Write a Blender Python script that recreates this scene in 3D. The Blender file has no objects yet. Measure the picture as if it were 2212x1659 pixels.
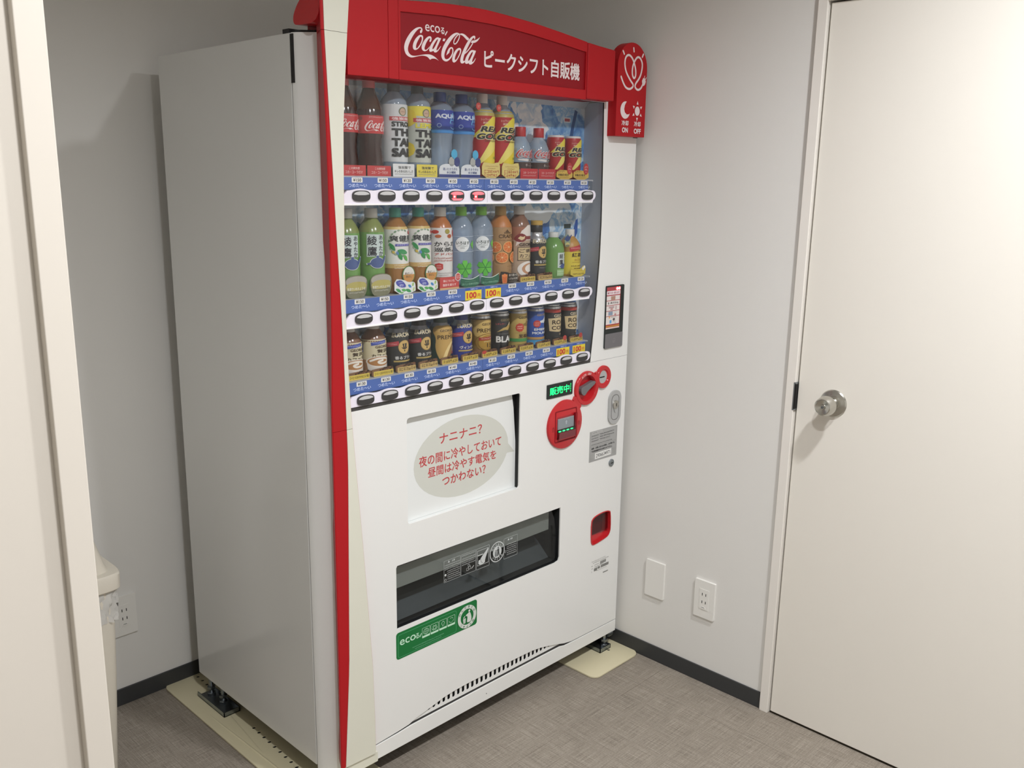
import bpy, bmesh, math, random
from mathutils import Vector, Matrix
from mathutils.geometry import tessellate_polygon
random.seed(7)
SC = bpy.context.scene
COL = SC.collection

# ------------------------------------------------------------------ camera
def make_camera():
    yaw, pitch, roll = 0.80198, -0.22259, 0.01526
    f = Vector((math.sin(yaw)*math.cos(pitch), math.cos(yaw)*math.cos(pitch), math.sin(pitch)))
    r = Vector((math.cos(yaw), -math.sin(yaw), 0.0))
    u = r.cross(f)
    c, s = math.cos(roll), math.sin(roll)
    R = c*r + s*u
    U = -s*r + c*u
    cam = bpy.data.cameras.new('camera')
    cam.sensor_width = 36.0
    cam.lens = 1948.05/2212*36.0
    cam.clip_start = 0.02
    o = bpy.data.objects.new('camera', cam)
    COL.objects.link(o)
    o.matrix_world = Matrix(((R.x, U.x, -f.x, -1.10211), (R.y, U.y, -f.y, -1.64968), (R.z, U.z, -f.z, 1.50775), (0, 0, 0, 1)))
    SC.camera = o
make_camera()

# ------------------------------------------------------------------ world, lights, exposure
W = bpy.data.worlds.new('world'); SC.world = W
W.use_nodes = True
W.node_tree.nodes['Background'].inputs[0].default_value = (0.9, 0.92, 1, 1)
W.node_tree.nodes['Background'].inputs[1].default_value = 0.02
SC.view_settings.view_transform = 'Standard'
SC.view_settings.look = 'None'
SC.view_settings.exposure = 0.0
SC.view_settings.gamma = 1.0
SC.view_settings.use_curve_mapping = False
CEIL = 2.5
LAMPS = [(0.44, -1.48, 25.0), (-0.55, -1.47, 22.5), (-1.55, -1.46, 1.5), (-0.55, -2.6, 7.0)]  # last entry is an added fill that lifts the back wall
for lx, ly, pw in LAMPS:
    L = bpy.data.lights.new('lamp', 'AREA')
    L.shape = 'DISK'; L.size = 0.13; L.energy = pw; L.color = (0.985, 1.0, 1.035); L.spread = 2.68
    o = bpy.data.objects.new('lamp', L); COL.objects.link(o)
    o.location = (lx, ly, CEIL-0.012)

# ------------------------------------------------------------------ materials
def lin(c):
    return tuple(((v/255)/12.92 if v/255 <= 0.04045 else ((v/255+0.055)/1.055)**2.4) for v in c)
MATS = {}
def mat(name, rgb, rough=0.5, metal=0.0, spec=0.5, noise=0.0, nscale=40.0, bump=0.0, bscale=200.0, emit=0.0, alpha=1.0, coat=0.0):
    m = bpy.data.materials.new(name); m.use_nodes = True
    nt = m.node_tree; N = nt.nodes; b = N['Principled BSDF']
    c = lin(rgb)+(1,)
    b.inputs['Base Color'].default_value = c
    b.inputs['Roughness'].default_value = rough
    b.inputs['Metallic'].default_value = metal
    b.inputs['Specular IOR Level'].default_value = spec
    b.inputs['Coat Weight'].default_value = coat
    b.inputs['Alpha'].default_value = alpha
    if emit:
        b.inputs['Emission Color'].default_value = c
        b.inputs['Emission Strength'].default_value = emit
    if noise or bump:
        tc = N.new('ShaderNodeTexCoord')
    if noise:
        t = N.new('ShaderNodeTexNoise'); t.inputs['Scale'].default_value = nscale; t.inputs['Detail'].default_value = 4
        nt.links.new(tc.outputs['Object'], t.inputs['Vector'])
        mr = N.new('ShaderNodeMapRange'); mr.inputs['To Min'].default_value = 1-noise; mr.inputs['To Max'].default_value = 1+noise
        nt.links.new(t.outputs['Fac'], mr.inputs['Value'])
        mx = N.new('ShaderNodeMix'); mx.data_type = 'RGBA'; mx.blend_type = 'MULTIPLY'; mx.inputs[0].default_value = 1
        mx.inputs[6].default_value = c
        nt.links.new(mr.outputs[0], mx.inputs[7]); nt.links.new(mx.outputs[2], b.inputs['Base Color'])
    if bump:
        t2 = N.new('ShaderNodeTexNoise'); t2.inputs['Scale'].default_value = bscale; t2.inputs['Detail'].default_value = 3
        nt.links.new(tc.outputs['Object'], t2.inputs['Vector'])
        bp = N.new('ShaderNodeBump'); bp.inputs['Strength'].default_value = bump; bp.inputs['Distance'].default_value = 0.001
        nt.links.new(t2.outputs['Fac'], bp.inputs['Height']); nt.links.new(bp.outputs[0], b.inputs['Normal'])
    MATS[name] = m
    return m
def M(key):
    if key in MATS: return MATS[key]
    if key.startswith('#'):                      # printed ink / label film
        rgb = tuple(int(key[i:i+2], 16) for i in (1, 3, 5))
        return mat(key, rgb, rough=0.38, spec=0.4)
    raise KeyError(key)

mat('wall_paint', (229, 227, 222), 0.75, spec=0.2, noise=0.012, nscale=3, bump=0.12, bscale=380)
mat('ceiling_paint', (234, 233, 230), 0.85, spec=0.1, noise=0.02, bump=0.2)
mat('trim_paint', (236, 231, 223), 0.5, spec=0.3, noise=0.01, nscale=6)
mat('door_paint', (234, 229, 219), 0.55, spec=0.3, noise=0.012, nscale=5, bump=0.05, bscale=500)
mat('baseboard_vinyl', (56, 57, 58), 0.45, noise=0.05, nscale=30)
mat('white_steel', (234, 234, 231), 0.34, spec=0.5, noise=0.006, nscale=8)
mat('side_steel', (226, 226, 223), 0.13, spec=0.5, noise=0.012, nscale=5)
mat('pale_trim', (222, 221, 206), 0.4, noise=0.01, nscale=12)
mat('red_plastic', (176, 26, 33), 0.42, spec=0.22, noise=0.02, nscale=30)
mat('red_sign', (140, 20, 30), 0.45, spec=0.22, noise=0.02, nscale=30)
mat('red_gloss', (194, 38, 44), 0.16, spec=0.5, noise=0.01)
mat('sign_white', (232, 216, 216), 0.45)
mat('black_rubber', (26, 26, 27), 0.6, noise=0.1)
mat('jamb_paint', (209, 202, 191), 0.5, spec=0.3, noise=0.01, nscale=6)  # trim paint darkened to offset the strong light of the near lamp
mat('joint_filler', (128, 119, 106), 0.8)
mat('gap_dark', (22, 20, 18), 0.9)
mat('gasket', (66, 64, 62), 0.5)
mat('liner_grey', (196, 199, 205), 0.45, noise=0.015, nscale=14)
mat('shelf_grey', (176, 178, 182), 0.4)
mat('rail_white', (238, 233, 244), 0.35, spec=0.5)
mat('rail_lip', (244, 243, 243), 0.35)
mat('strip_blue', (72, 106, 178), 0.35, noise=0.05, nscale=20)
mat('strip_ink', (196, 212, 244), 0.4)
mat('button_dark', (52, 51, 51), 0.35)
mat('button_grey', (196, 196, 196), 0.3)
mat('button_pink', (255, 120, 130), 0.3, emit=0.5)
mat('led_red', (255, 40, 44), 0.3, emit=5)
mat('led_redhot', (255, 190, 190), 0.3, emit=5)
mat('led_green', (20, 255, 120), 0.3, emit=1.6)
mat('led_mint', (60, 255, 150), 0.3, emit=1.3)
mat('lamp_bed', (14, 84, 56), 0.3)
mat('bill_red', (150, 52, 56), 0.3)
mat('display_black', (20, 30, 28), 0.2)
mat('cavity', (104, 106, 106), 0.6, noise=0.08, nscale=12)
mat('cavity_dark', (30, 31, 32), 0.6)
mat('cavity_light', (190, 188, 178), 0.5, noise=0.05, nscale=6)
mat('steel_brushed', (196, 194, 187), 0.24, metal=1.0, noise=0.05, nscale=60)
mat('zinc', (150, 156, 160), 0.35, metal=1.0, noise=0.15, nscale=50)
mat('grey_metal', (182, 183, 182), 0.4, metal=0.2, noise=0.02)
mat('grey_plastic', (112, 110, 112), 0.35)
mat('label_grey', (168, 168, 166), 0.5)
mat('cream_plate', (214, 205, 172), 0.32, spec=0.5, noise=0.03, nscale=10)
mat('plate_white', (236, 234, 228), 0.4)
mat('hole_dark', (12, 12, 12), 0.8)
mat('bin_plastic', (214, 207, 192), 0.45, noise=0.02)
mat('green_sticker', (6, 112, 52), 0.4)
mat('green_ink', (196, 232, 206), 0.4)
mat('panel_white', (231, 233, 231), 0.35)
mat('bubble_grey', (208, 209, 200), 0.4)
mat('red_ink', (190, 62, 66), 0.45)
mat('lamp_glow', (255, 236, 206), 0.5, emit=6)

def mat_glass(name, tint, keep, ior=1.45, rough=0.02):
    m = bpy.data.materials.new(name); m.use_nodes = True
    nt = m.node_tree; N = nt.nodes; N.remove(N['Principled BSDF'])
    out = N['Material Output']
    tr = N.new('ShaderNodeBsdfTransparent'); tr.inputs[0].default_value = tuple(v*keep for v in lin(tint))+(1,)
    gl = N.new('ShaderNodeBsdfGlossy'); gl.inputs['Roughness'].default_value = rough
    fr = N.new('ShaderNodeFresnel')
    ge = N.new('ShaderNodeNewGeometry'); im = N.new('ShaderNodeMapRange')      # same reflectance from both faces of the pane
    im.inputs['To Min'].default_value = ior; im.inputs['To Max'].default_value = 1/ior
    nt.links.new(ge.outputs['Backfacing'], im.inputs['Value']); nt.links.new(im.outputs[0], fr.inputs['IOR'])
    mx = N.new('ShaderNodeMixShader')
    nt.links.new(fr.outputs[0], mx.inputs[0]); nt.links.new(tr.outputs[0], mx.inputs[1]); nt.links.new(gl.outputs[0], mx.inputs[2])
    nt.links.new(mx.outputs[0], out.inputs[0])
    MATS[name] = m
mat_glass('display_glass', (255, 255, 255), 0.97, ior=1.3)
mat_glass('smoke_flap', (226, 229, 230), 1.0, ior=1.35)
mat_glass('clear_acrylic', (235, 240, 245), 0.95)

def mat_clear_bottle(name, rgb, alpha):
    m = mat(name, rgb, 0.08, spec=0.6, alpha=alpha)
    return m
mat_clear_bottle('pet_clear', (178, 196, 212), 0.5)
mat_clear_bottle('pet_blue', (160, 178, 198), 0.5)
mat_clear_bottle('bag_film', (222, 220, 214), 0.75)

def mat_floor():
    m = bpy.data.materials.new('woven_vinyl'); m.use_nodes = True
    nt = m.node_tree; N = nt.nodes; b = N['Principled BSDF']; Lk = nt.links.new
    tc = N.new('ShaderNodeTexCoord')
    outs = []
    for sc in ((11, 560, 1), (560, 11, 1), (220, 220, 1), (2.5, 2.5, 1)):
        mp = N.new('ShaderNodeMapping'); mp.inputs['Scale'].default_value = sc
        Lk(tc.outputs['Object'], mp.inputs['Vector'])
        t = N.new('ShaderNodeTexNoise'); t.inputs['Scale'].default_value = 1.0; t.inputs['Detail'].default_value = 3; t.inputs['Roughness'].default_value = 0.65
        Lk(mp.outputs[0], t.inputs['Vector']); outs.append(t.outputs['Fac'])
    def math_(op, a, bb):
        n = N.new('ShaderNodeMath'); n.operation = op
        for i, v in enumerate((a, bb)):
            if isinstance(v, (int, float)): n.inputs[i].default_value = v
            else: Lk(v, n.inputs[i])
        return n.outputs[0]
    s = math_('ADD', outs[0], outs[1])
    s = math_('MULTIPLY', s, 0.36)
    s = math_('ADD', s, math_('MULTIPLY', outs[2], 0.18))
    s = math_('ADD', s, math_('MULTIPLY', outs[3], 0.10))
    cr = N.new('ShaderNodeValToRGB'); Lk(s, cr.inputs[0])
    e = cr.color_ramp.elements
    e[0].position = 0.36; e[0].color = lin((100, 92, 83))+(1,)
    e[1].position = 0.66; e[1].color = lin((180, 171, 158))+(1,)
    x = e.new(0.5); x.color = lin((141, 132, 120))+(1,)
    Lk(cr.outputs[0], b.inputs['Base Color'])
    b.inputs['Roughness'].default_value = 0.55
    b.inputs['Specular IOR Level'].default_value = 0.3
    bp = N.new('ShaderNodeBump'); bp.inputs['Strength'].default_value = 0.15; bp.inputs['Distance'].default_value = 0.0006
    Lk(s, bp.inputs['Height']); Lk(bp.outputs[0], b.inputs['Normal'])
    MATS['woven_vinyl'] = m
mat_floor()

def mat_ice():
    m = bpy.data.materials.new('ice_print'); m.use_nodes = True
    nt = m.node_tree; N = nt.nodes; b = N['Principled BSDF']; Lk = nt.links.new
    tc = N.new('ShaderNodeTexCoord')
    nz = N.new('ShaderNodeTexNoise'); nz.inputs['Scale'].default_value = 14; nz.inputs['Detail'].default_value = 3
    Lk(tc.outputs['Object'], nz.inputs['Vector'])
    mixv = N.new('ShaderNodeMix'); mixv.data_type = 'VECTOR'; mixv.inputs[0].default_value = 0.07
    Lk(tc.outputs['Object'], mixv.inputs[4]); Lk(nz.outputs['Color'], mixv.inputs[5])
    vo = N.new('ShaderNodeTexVoronoi'); vo.inputs['Scale'].default_value = 19; vo.feature = 'F1'
    Lk(mixv.outputs[1], vo.inputs['Vector'])
    v2 = N.new('ShaderNodeTexNoise'); v2.inputs['Scale'].default_value = 26; v2.inputs['Detail'].default_value = 6; v2.inputs['Distortion'].default_value = 1.6
    Lk(tc.outputs['Object'], v2.inputs['Vector'])
    sep = N.new('ShaderNodeSeparateColor'); Lk(vo.outputs['Color'], sep.inputs[0])
    a = N.new('ShaderNodeMath'); a.operation = 'MULTIPLY_ADD'; a.inputs[1].default_value = 0.55
    Lk(sep.outputs[0], a.inputs[0])
    a2 = N.new('ShaderNodeMath'); a2.operation = 'MULTIPLY'; a2.inputs[1].default_value = 0.5
    Lk(v2.outputs['Fac'], a2.inputs[0]); Lk(a2.outputs[0], a.inputs[2])
    cr = N.new('ShaderNodeValToRGB'); Lk(a.outputs[0], cr.inputs[0])
    e = cr.color_ramp.elements
    e[0].position = 0.24; e[0].color = lin((62, 106, 172))+(1,)
    e[1].position = 0.70; e[1].color = lin((236, 241, 243))+(1,)
    for p, c in ((0.34, (98, 150, 208)), (0.42, (150, 192, 226)), (0.50, (206, 222, 232)), (0.56, (128, 178, 220)), (0.62, (196, 216, 230))):
        x = e.new(p); x.color = lin(c)+(1,)
    Lk(cr.outputs[0], b.inputs['Base Color'])
    b.inputs['Roughness'].default_value = 0.45
    MATS['ice_print'] = m
mat_ice()

# ------------------------------------------------------------------ mesh helpers
class MB:
    def __init__(s): s.v = []; s.f = []; s.m = []; s.names = []
    def mi(s, k):
        if k not in s.names: s.names.append(k)
        return s.names.index(k)
    def add(s, vs, fs, k):
        o = len(s.v); i = s.mi(k)
        s.v += [tuple(v) for v in vs]
        for f in fs: s.f.append(tuple(o+j for j in f)); s.m.append(i)
        return s
    def box(s, x0, x1, y0, y1, z0, z1, k):
        v = [(x, y, z) for x in (x0, x1) for y in (y0, y1) for z in (z0, z1)]
        return s.add(v, [(0, 1, 3, 2), (4, 6, 7, 5), (0, 4, 5, 1), (2, 3, 7, 6), (0, 2, 6, 4), (1, 5, 7, 3)], k)
    def prism(s, loops, a0, a1, k, axis='y', side=None):
        if loops and not isinstance(loops[0][0], (tuple, list)): loops = [loops]
        P = {'y': lambda u, v, a: (u, a, v), 'x': lambda u, v, a: (a, u, v), 'z': lambda u, v, a: (u, v, a)}[axis]
        tri = tessellate_polygon([[Vector((u, v, 0)) for u, v in lp] for lp in loops])
        flat = [p for lp in loops for p in lp]
        for a in (a0, a1): s.add([P(u, v, a) for u, v in flat], tri, k)
        for lp in loops:
            n = len(lp)
            s.add([P(u, v, a0) for u, v in lp]+[P(u, v, a1) for u, v in lp], [(i, (i+1) % n, n+(i+1) % n, n+i) for i in range(n)], side or k)
        return s
    def lathe(s, prof, c, k, axis='z', seg=28, sgn=1):
        # prof: (radius, height) pairs
        x, y, z = c; n = len(prof); vs = []; fs = []
        for r, h in prof:
            for i in range(seg):
                a = 2*math.pi*i/seg; p, q = r*math.cos(a), r*math.sin(a)
                vs.append({'z': (x+p, y+q, z+h*sgn), 'y': (x+p, y+h*sgn, z+q), 'x': (x+h*sgn, y+p, z+q)}[axis])
        for j in range(n-1):
            for i in range(seg):
                i2 = (i+1) % seg
                fs.append((j*seg+i, j*seg+i2, (j+1)*seg+i2, (j+1)*seg+i))
        if prof[0][0] > 1e-4: fs.append(tuple(range(seg)))
        if prof[-1][0] > 1e-4: fs.append(tuple((n-1)*seg+i for i in range(seg)))
        return s.add(vs, fs, k)
    def tube(s, pts, r, k, seg=8):
        vs = []; fs = []; n = len(pts)
        for i, p in enumerate(pts):
            p = Vector(p); t = (Vector(pts[min(i+1, n-1)])-Vector(pts[max(i-1, 0)])).normalized()
            a = t.cross(Vector((0.31, 0.17, 0.93))).normalized(); b = t.cross(a)
            for j in range(seg):
                g = 2*math.pi*j/seg; vs.append(p+r*(math.cos(g)*a+math.sin(g)*b))
        for i in range(n-1):
            for j in range(seg):
                fs.append((i*seg+j, i*seg+(j+1) % seg, (i+1)*seg+(j+1) % seg, (i+1)*seg+j))
        fs += [tuple(range(seg)), tuple((n-1)*seg+j for j in range(seg))]
        return s.add(vs, fs, k)
    def build(s, name, parent=None, smooth=None, bev=0, off=(0, 0, 0)):
        me = bpy.data.meshes.new(name)
        me.from_pydata([(v[0]-off[0], v[1]-off[1], v[2]-off[2]) for v in s.v], [], s.f)
        for k in s.names: me.materials.append(M(k))
        me.polygons.foreach_set('material_index', s.m)
        bm = bmesh.new(); bm.from_mesh(me)
        bmesh.ops.remove_doubles(bm, verts=bm.verts, dist=1e-6)
        bmesh.ops.recalc_face_normals(bm, faces=bm.faces)
        bm.to_mesh(me); bm.free()
        if smooth:
            me.polygons.foreach_set('use_smooth', [True]*len(me.polygons))
            me.set_sharp_from_angle(angle=math.radians(smooth))
        me.update()
        o = bpy.data.objects.new(name, me); COL.objects.link(o)
        if parent is not None:
            o.parent = parent
        if bev:
            b = o.modifiers.new('bevel', 'BEVEL'); b.width = bev; b.segments = 3; b.limit_method = 'ANGLE'; b.angle_limit = math.radians(40)
        return o

def empty(name, loc=(0, 0, 0)):
    o = bpy.data.objects.new(name, None); o.empty_display_size = 0.05
    COL.objects.link(o); o.location = loc
    return o
def tag(o, label=None, cat=None, group=None, kind=None):
    if label: o['label'] = label
    if cat: o['category'] = cat
    if group: o['group'] = group
    if kind: o['kind'] = kind
    return o
def sub(name, mb, parent, **kw):
    # child of a thing: mesh stored relative to the thing's own origin
    p = parent; off = Vector((0, 0, 0))
    while p is not None: off += Vector(p.location); p = p.parent
    return mb.build(name, parent, off=off, **kw)

# 2D shapes -----------------------------------------------------------
def rrect(x0, x1, z0, z1, r, n=4):
    pts = []
    for cx, cz, a0 in ((x1-r, z1-r, 0), (x0+r, z1-r, 90), (x0+r, z0+r, 180), (x1-r, z0+r, 270)):
        for i in range(n+1):
            a = math.radians(a0+90*i/n); pts.append((cx+r*math.cos(a), cz+r*math.sin(a)))
    return pts
def ell(cx, cz, rx, rz, n=28, a0=0, a1=360):
    full = abs(a1-a0) >= 360
    m = n if full else n+1
    return [(cx+rx*math.cos(math.radians(a0+(a1-a0)*i/n)), cz+rz*math.sin(math.radians(a0+(a1-a0)*i/n))) for i in range(m)]
def super_ell(cx, cz, rx, rz, p=2.8, n=32):
    o = []
    for i in range(n):
        a = 2*math.pi*i/n; c, s = math.cos(a), math.sin(a)
        o.append((cx+rx*math.copysign(abs(c)**(2/p), c), cz+rz*math.copysign(abs(s)**(2/p), s)))
    return o
def chaikin(pts, it=1, closed=True):
    for _ in range(it):
        q = []; n = len(pts)
        for i in range(n if closed else n-1):
            a, b = pts[i], pts[(i+1) % n]
            q += [(a[0]*.75+b[0]*.25, a[1]*.75+b[1]*.25), (a[0]*.25+b[0]*.75, a[1]*.25+b[1]*.75)]
        if not closed: q = [pts[0]]+q+[pts[-1]]
        pts = q
    return pts

TXT = {}
def text_geo(s, off=0.0, shear=0.0):
    key = (s, off, shear)
    if key not in TXT:
        c = bpy.data.curves.new('t', 'FONT'); c.body = s; c.size = 1; c.offset = off; c.shear = shear; c.resolution_u = 3
        o = bpy.data.objects.new('t', c); COL.objects.link(o)
        dg = bpy.context.evaluated_depsgraph_get()
        me = bpy.data.meshes.new_from_object(o.evaluated_get(dg))
        v = [(p.co.x, p.co.y) for p in me.vertices]; f = [tuple(p.vertices) for p in me.polygons]
        bpy.data.objects.remove(o); bpy.data.curves.remove(c); bpy.data.meshes.remove(me)
        x0, x1 = min(p[0] for p in v), max(p[0] for p in v); y0, y1 = min(p[1] for p in v), max(p[1] for p in v)
        TXT[key] = ([(p[0]-(x0+x1)/2, p[1]-(y0+y1)/2) for p in v], f, x1-x0, y1-y0)
    return TXT[key]

class Decal:
    """flat printed shapes laid on a surface; fn(u, v, lift) -> xyz"""
    def __init__(s, fn, du=None, eps=0): s.fn = fn; s.mb = MB(); s.lay = 1; s.du = du; s.cnt = 0
    def raw(s, pts, faces, k):
        s.cnt += 1; lift = 0.00012+s.cnt*(0.00003 if s.du else 0.000015)      # inks stacked a few microns apart
        if s.du:
            pts = list(pts); out = []
            st = []
            for f in faces:
                for i in range(1, len(f)-1): st.append((f[0], f[i], f[i+1]))
            while st:
                t = st.pop()
                us = [pts[i][0] for i in t]
                if max(us)-min(us) > s.du:
                    es = sorted(((abs(pts[t[i]][0]-pts[t[(i+1) % 3]][0]), i) for i in range(3)), reverse=True)
                    i = es[0][1]; a, b, c = t[i], t[(i+1) % 3], t[(i+2) % 3]
                    pts.append(((pts[a][0]+pts[b][0])/2, (pts[a][1]+pts[b][1])/2)); m = len(pts)-1
                    st += [(a, m, c), (m, b, c)]
                else: out.append(t)
            faces = out
        s.mb.add([s.fn(u, v, lift) for u, v in pts], faces, k)
        s.lay += 1
        return s
    def poly(s, loops, k):
        if not isinstance(loops[0][0], (tuple, list)): loops = [loops]
        tri = tessellate_polygon([[Vector((u, v, 0)) for u, v in lp] for lp in loops])
        return s.raw([p for lp in loops for p in lp], tri, k)
    def rect(s, u0, u1, v0, v1, k): return s.poly([(u0, v0), (u1, v0), (u1, v1), (u0, v1)], k)
    def rr(s, u0, u1, v0, v1, r, k): return s.poly(rrect(u0, u1, v0, v1, r), k)
    def frame(s, u0, u1, v0, v1, r, w, k): return s.poly([rrect(u0, u1, v0, v1, r), rrect(u0+w, u1-w, v0+w, v1-w, max(r-w, 1e-4))], k)
    def ell(s, u, v, a, b, k, n=24): return s.poly(ell(u, v, a, b, n), k)
    def ring(s, u, v, a, b, w, k, n=28): return s.poly([ell(u, v, a, b, n), ell(u, v, a-w, b-w, n)], k)
    def stroke(s, pts, w, k, smooth=2, round_=True):
        pts = chaikin(pts, smooth, False) if smooth else pts
        n = len(pts); vs = []; fs = []
        for i, p in enumerate(pts):
            a, b = pts[max(i-1, 0)], pts[min(i+1, n-1)]
            dx, dz = b[0]-a[0], b[1]-a[1]; l = math.hypot(dx, dz) or 1
            nx, nz = -dz/l*w/2, dx/l*w/2
            vs += [(p[0]+nx, p[1]+nz), (p[0]-nx, p[1]-nz)]
        # laid down in short lengths, each a hair above the last, so that a crossing line stays clean
        for c in range(0, n-1, 6):
            m = min(c+6, n-1)
            s.raw(vs[2*c:2*m+2], [(2*i, 2*i+1, 2*i+3, 2*i+2) for i in range(m-c)], k)
        if round_:
            for p in (pts[0], pts[-1]): s.raw(ell(p[0], p[1], w/2, w/2, 10), [tuple(range(10))], k)
        return s
    def text(s, t, u, v, k, h=None, w=None, off=0.02, shear=0.0, rot=0.0):
        pts, f, W_, H_ = text_geo(t, 0.0 if off > 0.009 else off, shear)
        if off > 0.009:                                   # heavier strokes: shifted copies of the glyphs
            q = off*.8; sh = ((q, q), (-q, q), (q, -q), (-q, -q)) if off < .04 else [(i*q, j*q) for i in (-1, 0, 1) for j in (-1, 0, 1)]; W_, H_ = W_+2*q, H_+2*q
        else: sh = ((0, 0),)
        if h is None: sy = sx = w/W_
        else:
            sy = h/H_; sx = w/W_ if w else sy
        c, q = math.cos(rot), math.sin(rot)
        for dx, dy in sh: s.raw([(u+(a+dx)*sx*c-(b+dy)*sy*q, v+(a+dx)*sx*q+(b+dy)*sy*c) for a, b in pts], f, k)
        return s
    def vtext(s, t, u, v_top, h, k, off=0.02, gap=1.08):
        for i, ch in enumerate(t): s.text(ch, u, v_top-h*(i*gap+.5), k, h=h*.95, off=off); s.lay -= 1
        s.lay += 1
        return s
    def micro(s, u0, u1, v, h, k, rnd=None):
        # a line of print too small to read in the photograph: broken dashes
        r = random.Random(int(abs(u0*7919+v*104729)*1e4)); u = u0; vs = []; fs = []
        def bar(a, b, c, d):
            o = len(vs); vs.extend([(a, c), (b, c), (b, d), (a, d)]); fs.append((o, o+1, o+2, o+3))
        while u < u1-h*.3:                                  # each sign: a few thin strokes in a cell
            w = h*r.uniform(.62, .9); t = h*.13
            for q in r.sample((-.36, -.12, .12, .36), 2): bar(u, u+w, v+q*h-t*.5, v+q*h+t*.5)
            x = u+w*r.choice((.12, .45, .75)); bar(x, x+t, v-h*.45, v+h*.45)
            if r.random() < .4: x = u+w*.85; bar(x, x+t, v-h*.4, v+h*.2)
            u += w+h*.16
        return s.raw(vs, fs, k)
    def arc_text(s, t, u, v, r, a_mid, span, h, k, inward=False, off=0.02):
        n = len(t)
        for i, ch in enumerate(t):
            a = a_mid+(i-(n-1)/2)/max(n-1, 1)*span*(1 if inward else -1)
            ra = math.radians(a)
            if ch == '・': s.ell(u+r*math.cos(ra), v+r*math.sin(ra), h*.14, h*.14, k, 8); continue
            s.text(ch, u+r*math.cos(ra), v+r*math.sin(ra), k, h=h, off=off, rot=ra+(math.pi/2 if inward else -math.pi/2)); s.lay -= 1
        s.lay += 1
        return s
    def build(s, name, parent): return sub(name, s.mb, parent)

def front(y): return lambda u, v, l: (u, y-l, v)

LOGO=[[[(207,216),(197,228),(200,240),(212,250),(213,259),(204,263),(186,258),(154,234),(118,194),(86,149),(62,108),(49,76),(46,53),(51,35),(66,16),(94,3),(131,3),(173,11),(226,24),(279,34),(327,37),(365,29),(398,15),(425,-2),(439,-13),(419,-3),(392,4),(360,2),(341,-3),(327,-13),(316,-7),(303,5),(279,14),(247,17),(205,13),(157,1),(115,-11),(84,-16),(53,-10),(22,7),(5,38),(0,71),(6,98),(22,134),(48,172),(87,217),(129,248),(160,265),(197,274),(220,272),(231,258),(229,241),(221,225)]],[[(209,205),(233,201),(239,185),(235,158),(222,129),(200,100),(176,75),(152,61),(132,57),(113,64),(107,83),(110,106),(122,134),(143,163),(170,187),(191,200)],[(209,189),(219,185),(223,168),(216,148),(200,119),(179,94),(161,75),(148,76),(147,91),(153,114),(166,139),(182,161),(196,181)]],[[(337,204),(347,190),(344,170),(334,153),(320,152),(316,161),(326,174),(328,184),(320,187),(302,173),(280,144),(264,115),(254,91),(255,76),(269,71),(288,81),(312,103),(325,114),(312,93),(290,71),(263,59),(239,60),(221,72),(217,94),(224,118),(243,147),(267,175),(296,197),(318,205)]],[[(472,204),(453,175),(431,137),(412,104),(406,86),(414,83),(431,94),(453,118),(468,134),(464,121),(444,96),(423,74),(398,61),(376,63),(371,76),(344,64),(325,60),(314,70),(316,94),(331,122),(355,154),(382,182),(407,202),(431,208),(448,202)],[(428,193),(412,182),(388,154),(366,122),(355,98),(356,88),(368,91),(387,113),(406,142),(423,171)]],[[(710,271),(676,263),(636,232),(597,191),(561,147),(530,105),(513,64),(510,36),(519,17),(538,12),(569,22),(597,48),(617,82),(619,110),(611,123),(594,117),(583,98),(577,76),(555,64),(538,47),(541,62),(552,91),(572,121),(600,136),(622,134),(633,116),(632,84),(614,46),(586,16),(552,-6),(519,-9),(491,2),(474,24),(470,51),(477,91),(500,137),(536,184),(580,228),(625,261),(670,279),(698,279),(720,272)]],[[(712,267),(727,277),(755,281),(790,274),(819,257),(851,241),(827,218),(796,237),(761,259),(732,265)]],[[(719,140),(736,132),(739,111),(727,82),(704,47),(676,12),(653,-6),(631,-9),(618,3),(615,26),(625,59),(648,97),(676,124),(699,136)],[(716,122),(723,113),(716,88),(699,59),(676,28),(656,15),(650,26),(656,50),(673,84),(696,112)]],[[(923,279),(935,269),(927,242),(917,243),(918,259),(900,253),(871,221),(836,169),(802,117),(779,75),(765,37),(765,19),(779,19),(791,28),(785,9),(765,-5),(739,-7),(726,5),(725,29),(736,66),(762,117),(796,173),(836,225),(871,257),(900,275)]],[[(868,205),(886,229),(918,233),(953,245),(982,262),(999,276),(988,255),(965,232),(936,214),(900,205)]],[[(945,136),(925,98),(899,55),(887,25),(896,20),(916,36),(942,69),(937,52),(916,22),(890,1),(864,-8),(846,-3),(843,7),(820,-4),(797,-4),(788,9),(791,32),(808,66),(837,101),(866,130),(895,139),(924,136)],[(898,125),(878,109),(854,78),(837,48),(833,28),(843,27),(863,47),(884,81),(898,107)]]]
LOGO_ST=[[(707,270),(676,247),(645,212),(633,179),(647,165),(673,179),(698,210),(714,243),(715,265)],[(895,200),(860,156),(819,115),(785,92)]]
LOGO_HY=[(497,203),(525,204),(513,179),(487,179)]
def logo(d, u, v, w, k):
    """flowing script emblem, width w, lower left corner at (u, v)"""
    s = w/1000.0; lay = d.lay
    def T(l): return [(u+a*s, v+b*s) for a, b in l]
    for loops in LOGO:
        d.lay = lay; d.poly([chaikin(T(l), 1) for l in loops], k)
    for l in LOGO_ST:
        d.lay = lay; d.stroke(T(l), 11*s, k)
    d.lay = lay; d.poly(T(LOGO_HY), k)
# ================================================================== SETTING
XR, YB = 1.132, 0.7937
def structure(name, mb, **kw):
    o = mb.build(name, None, **kw); o['kind'] = 'structure'; return o
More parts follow.
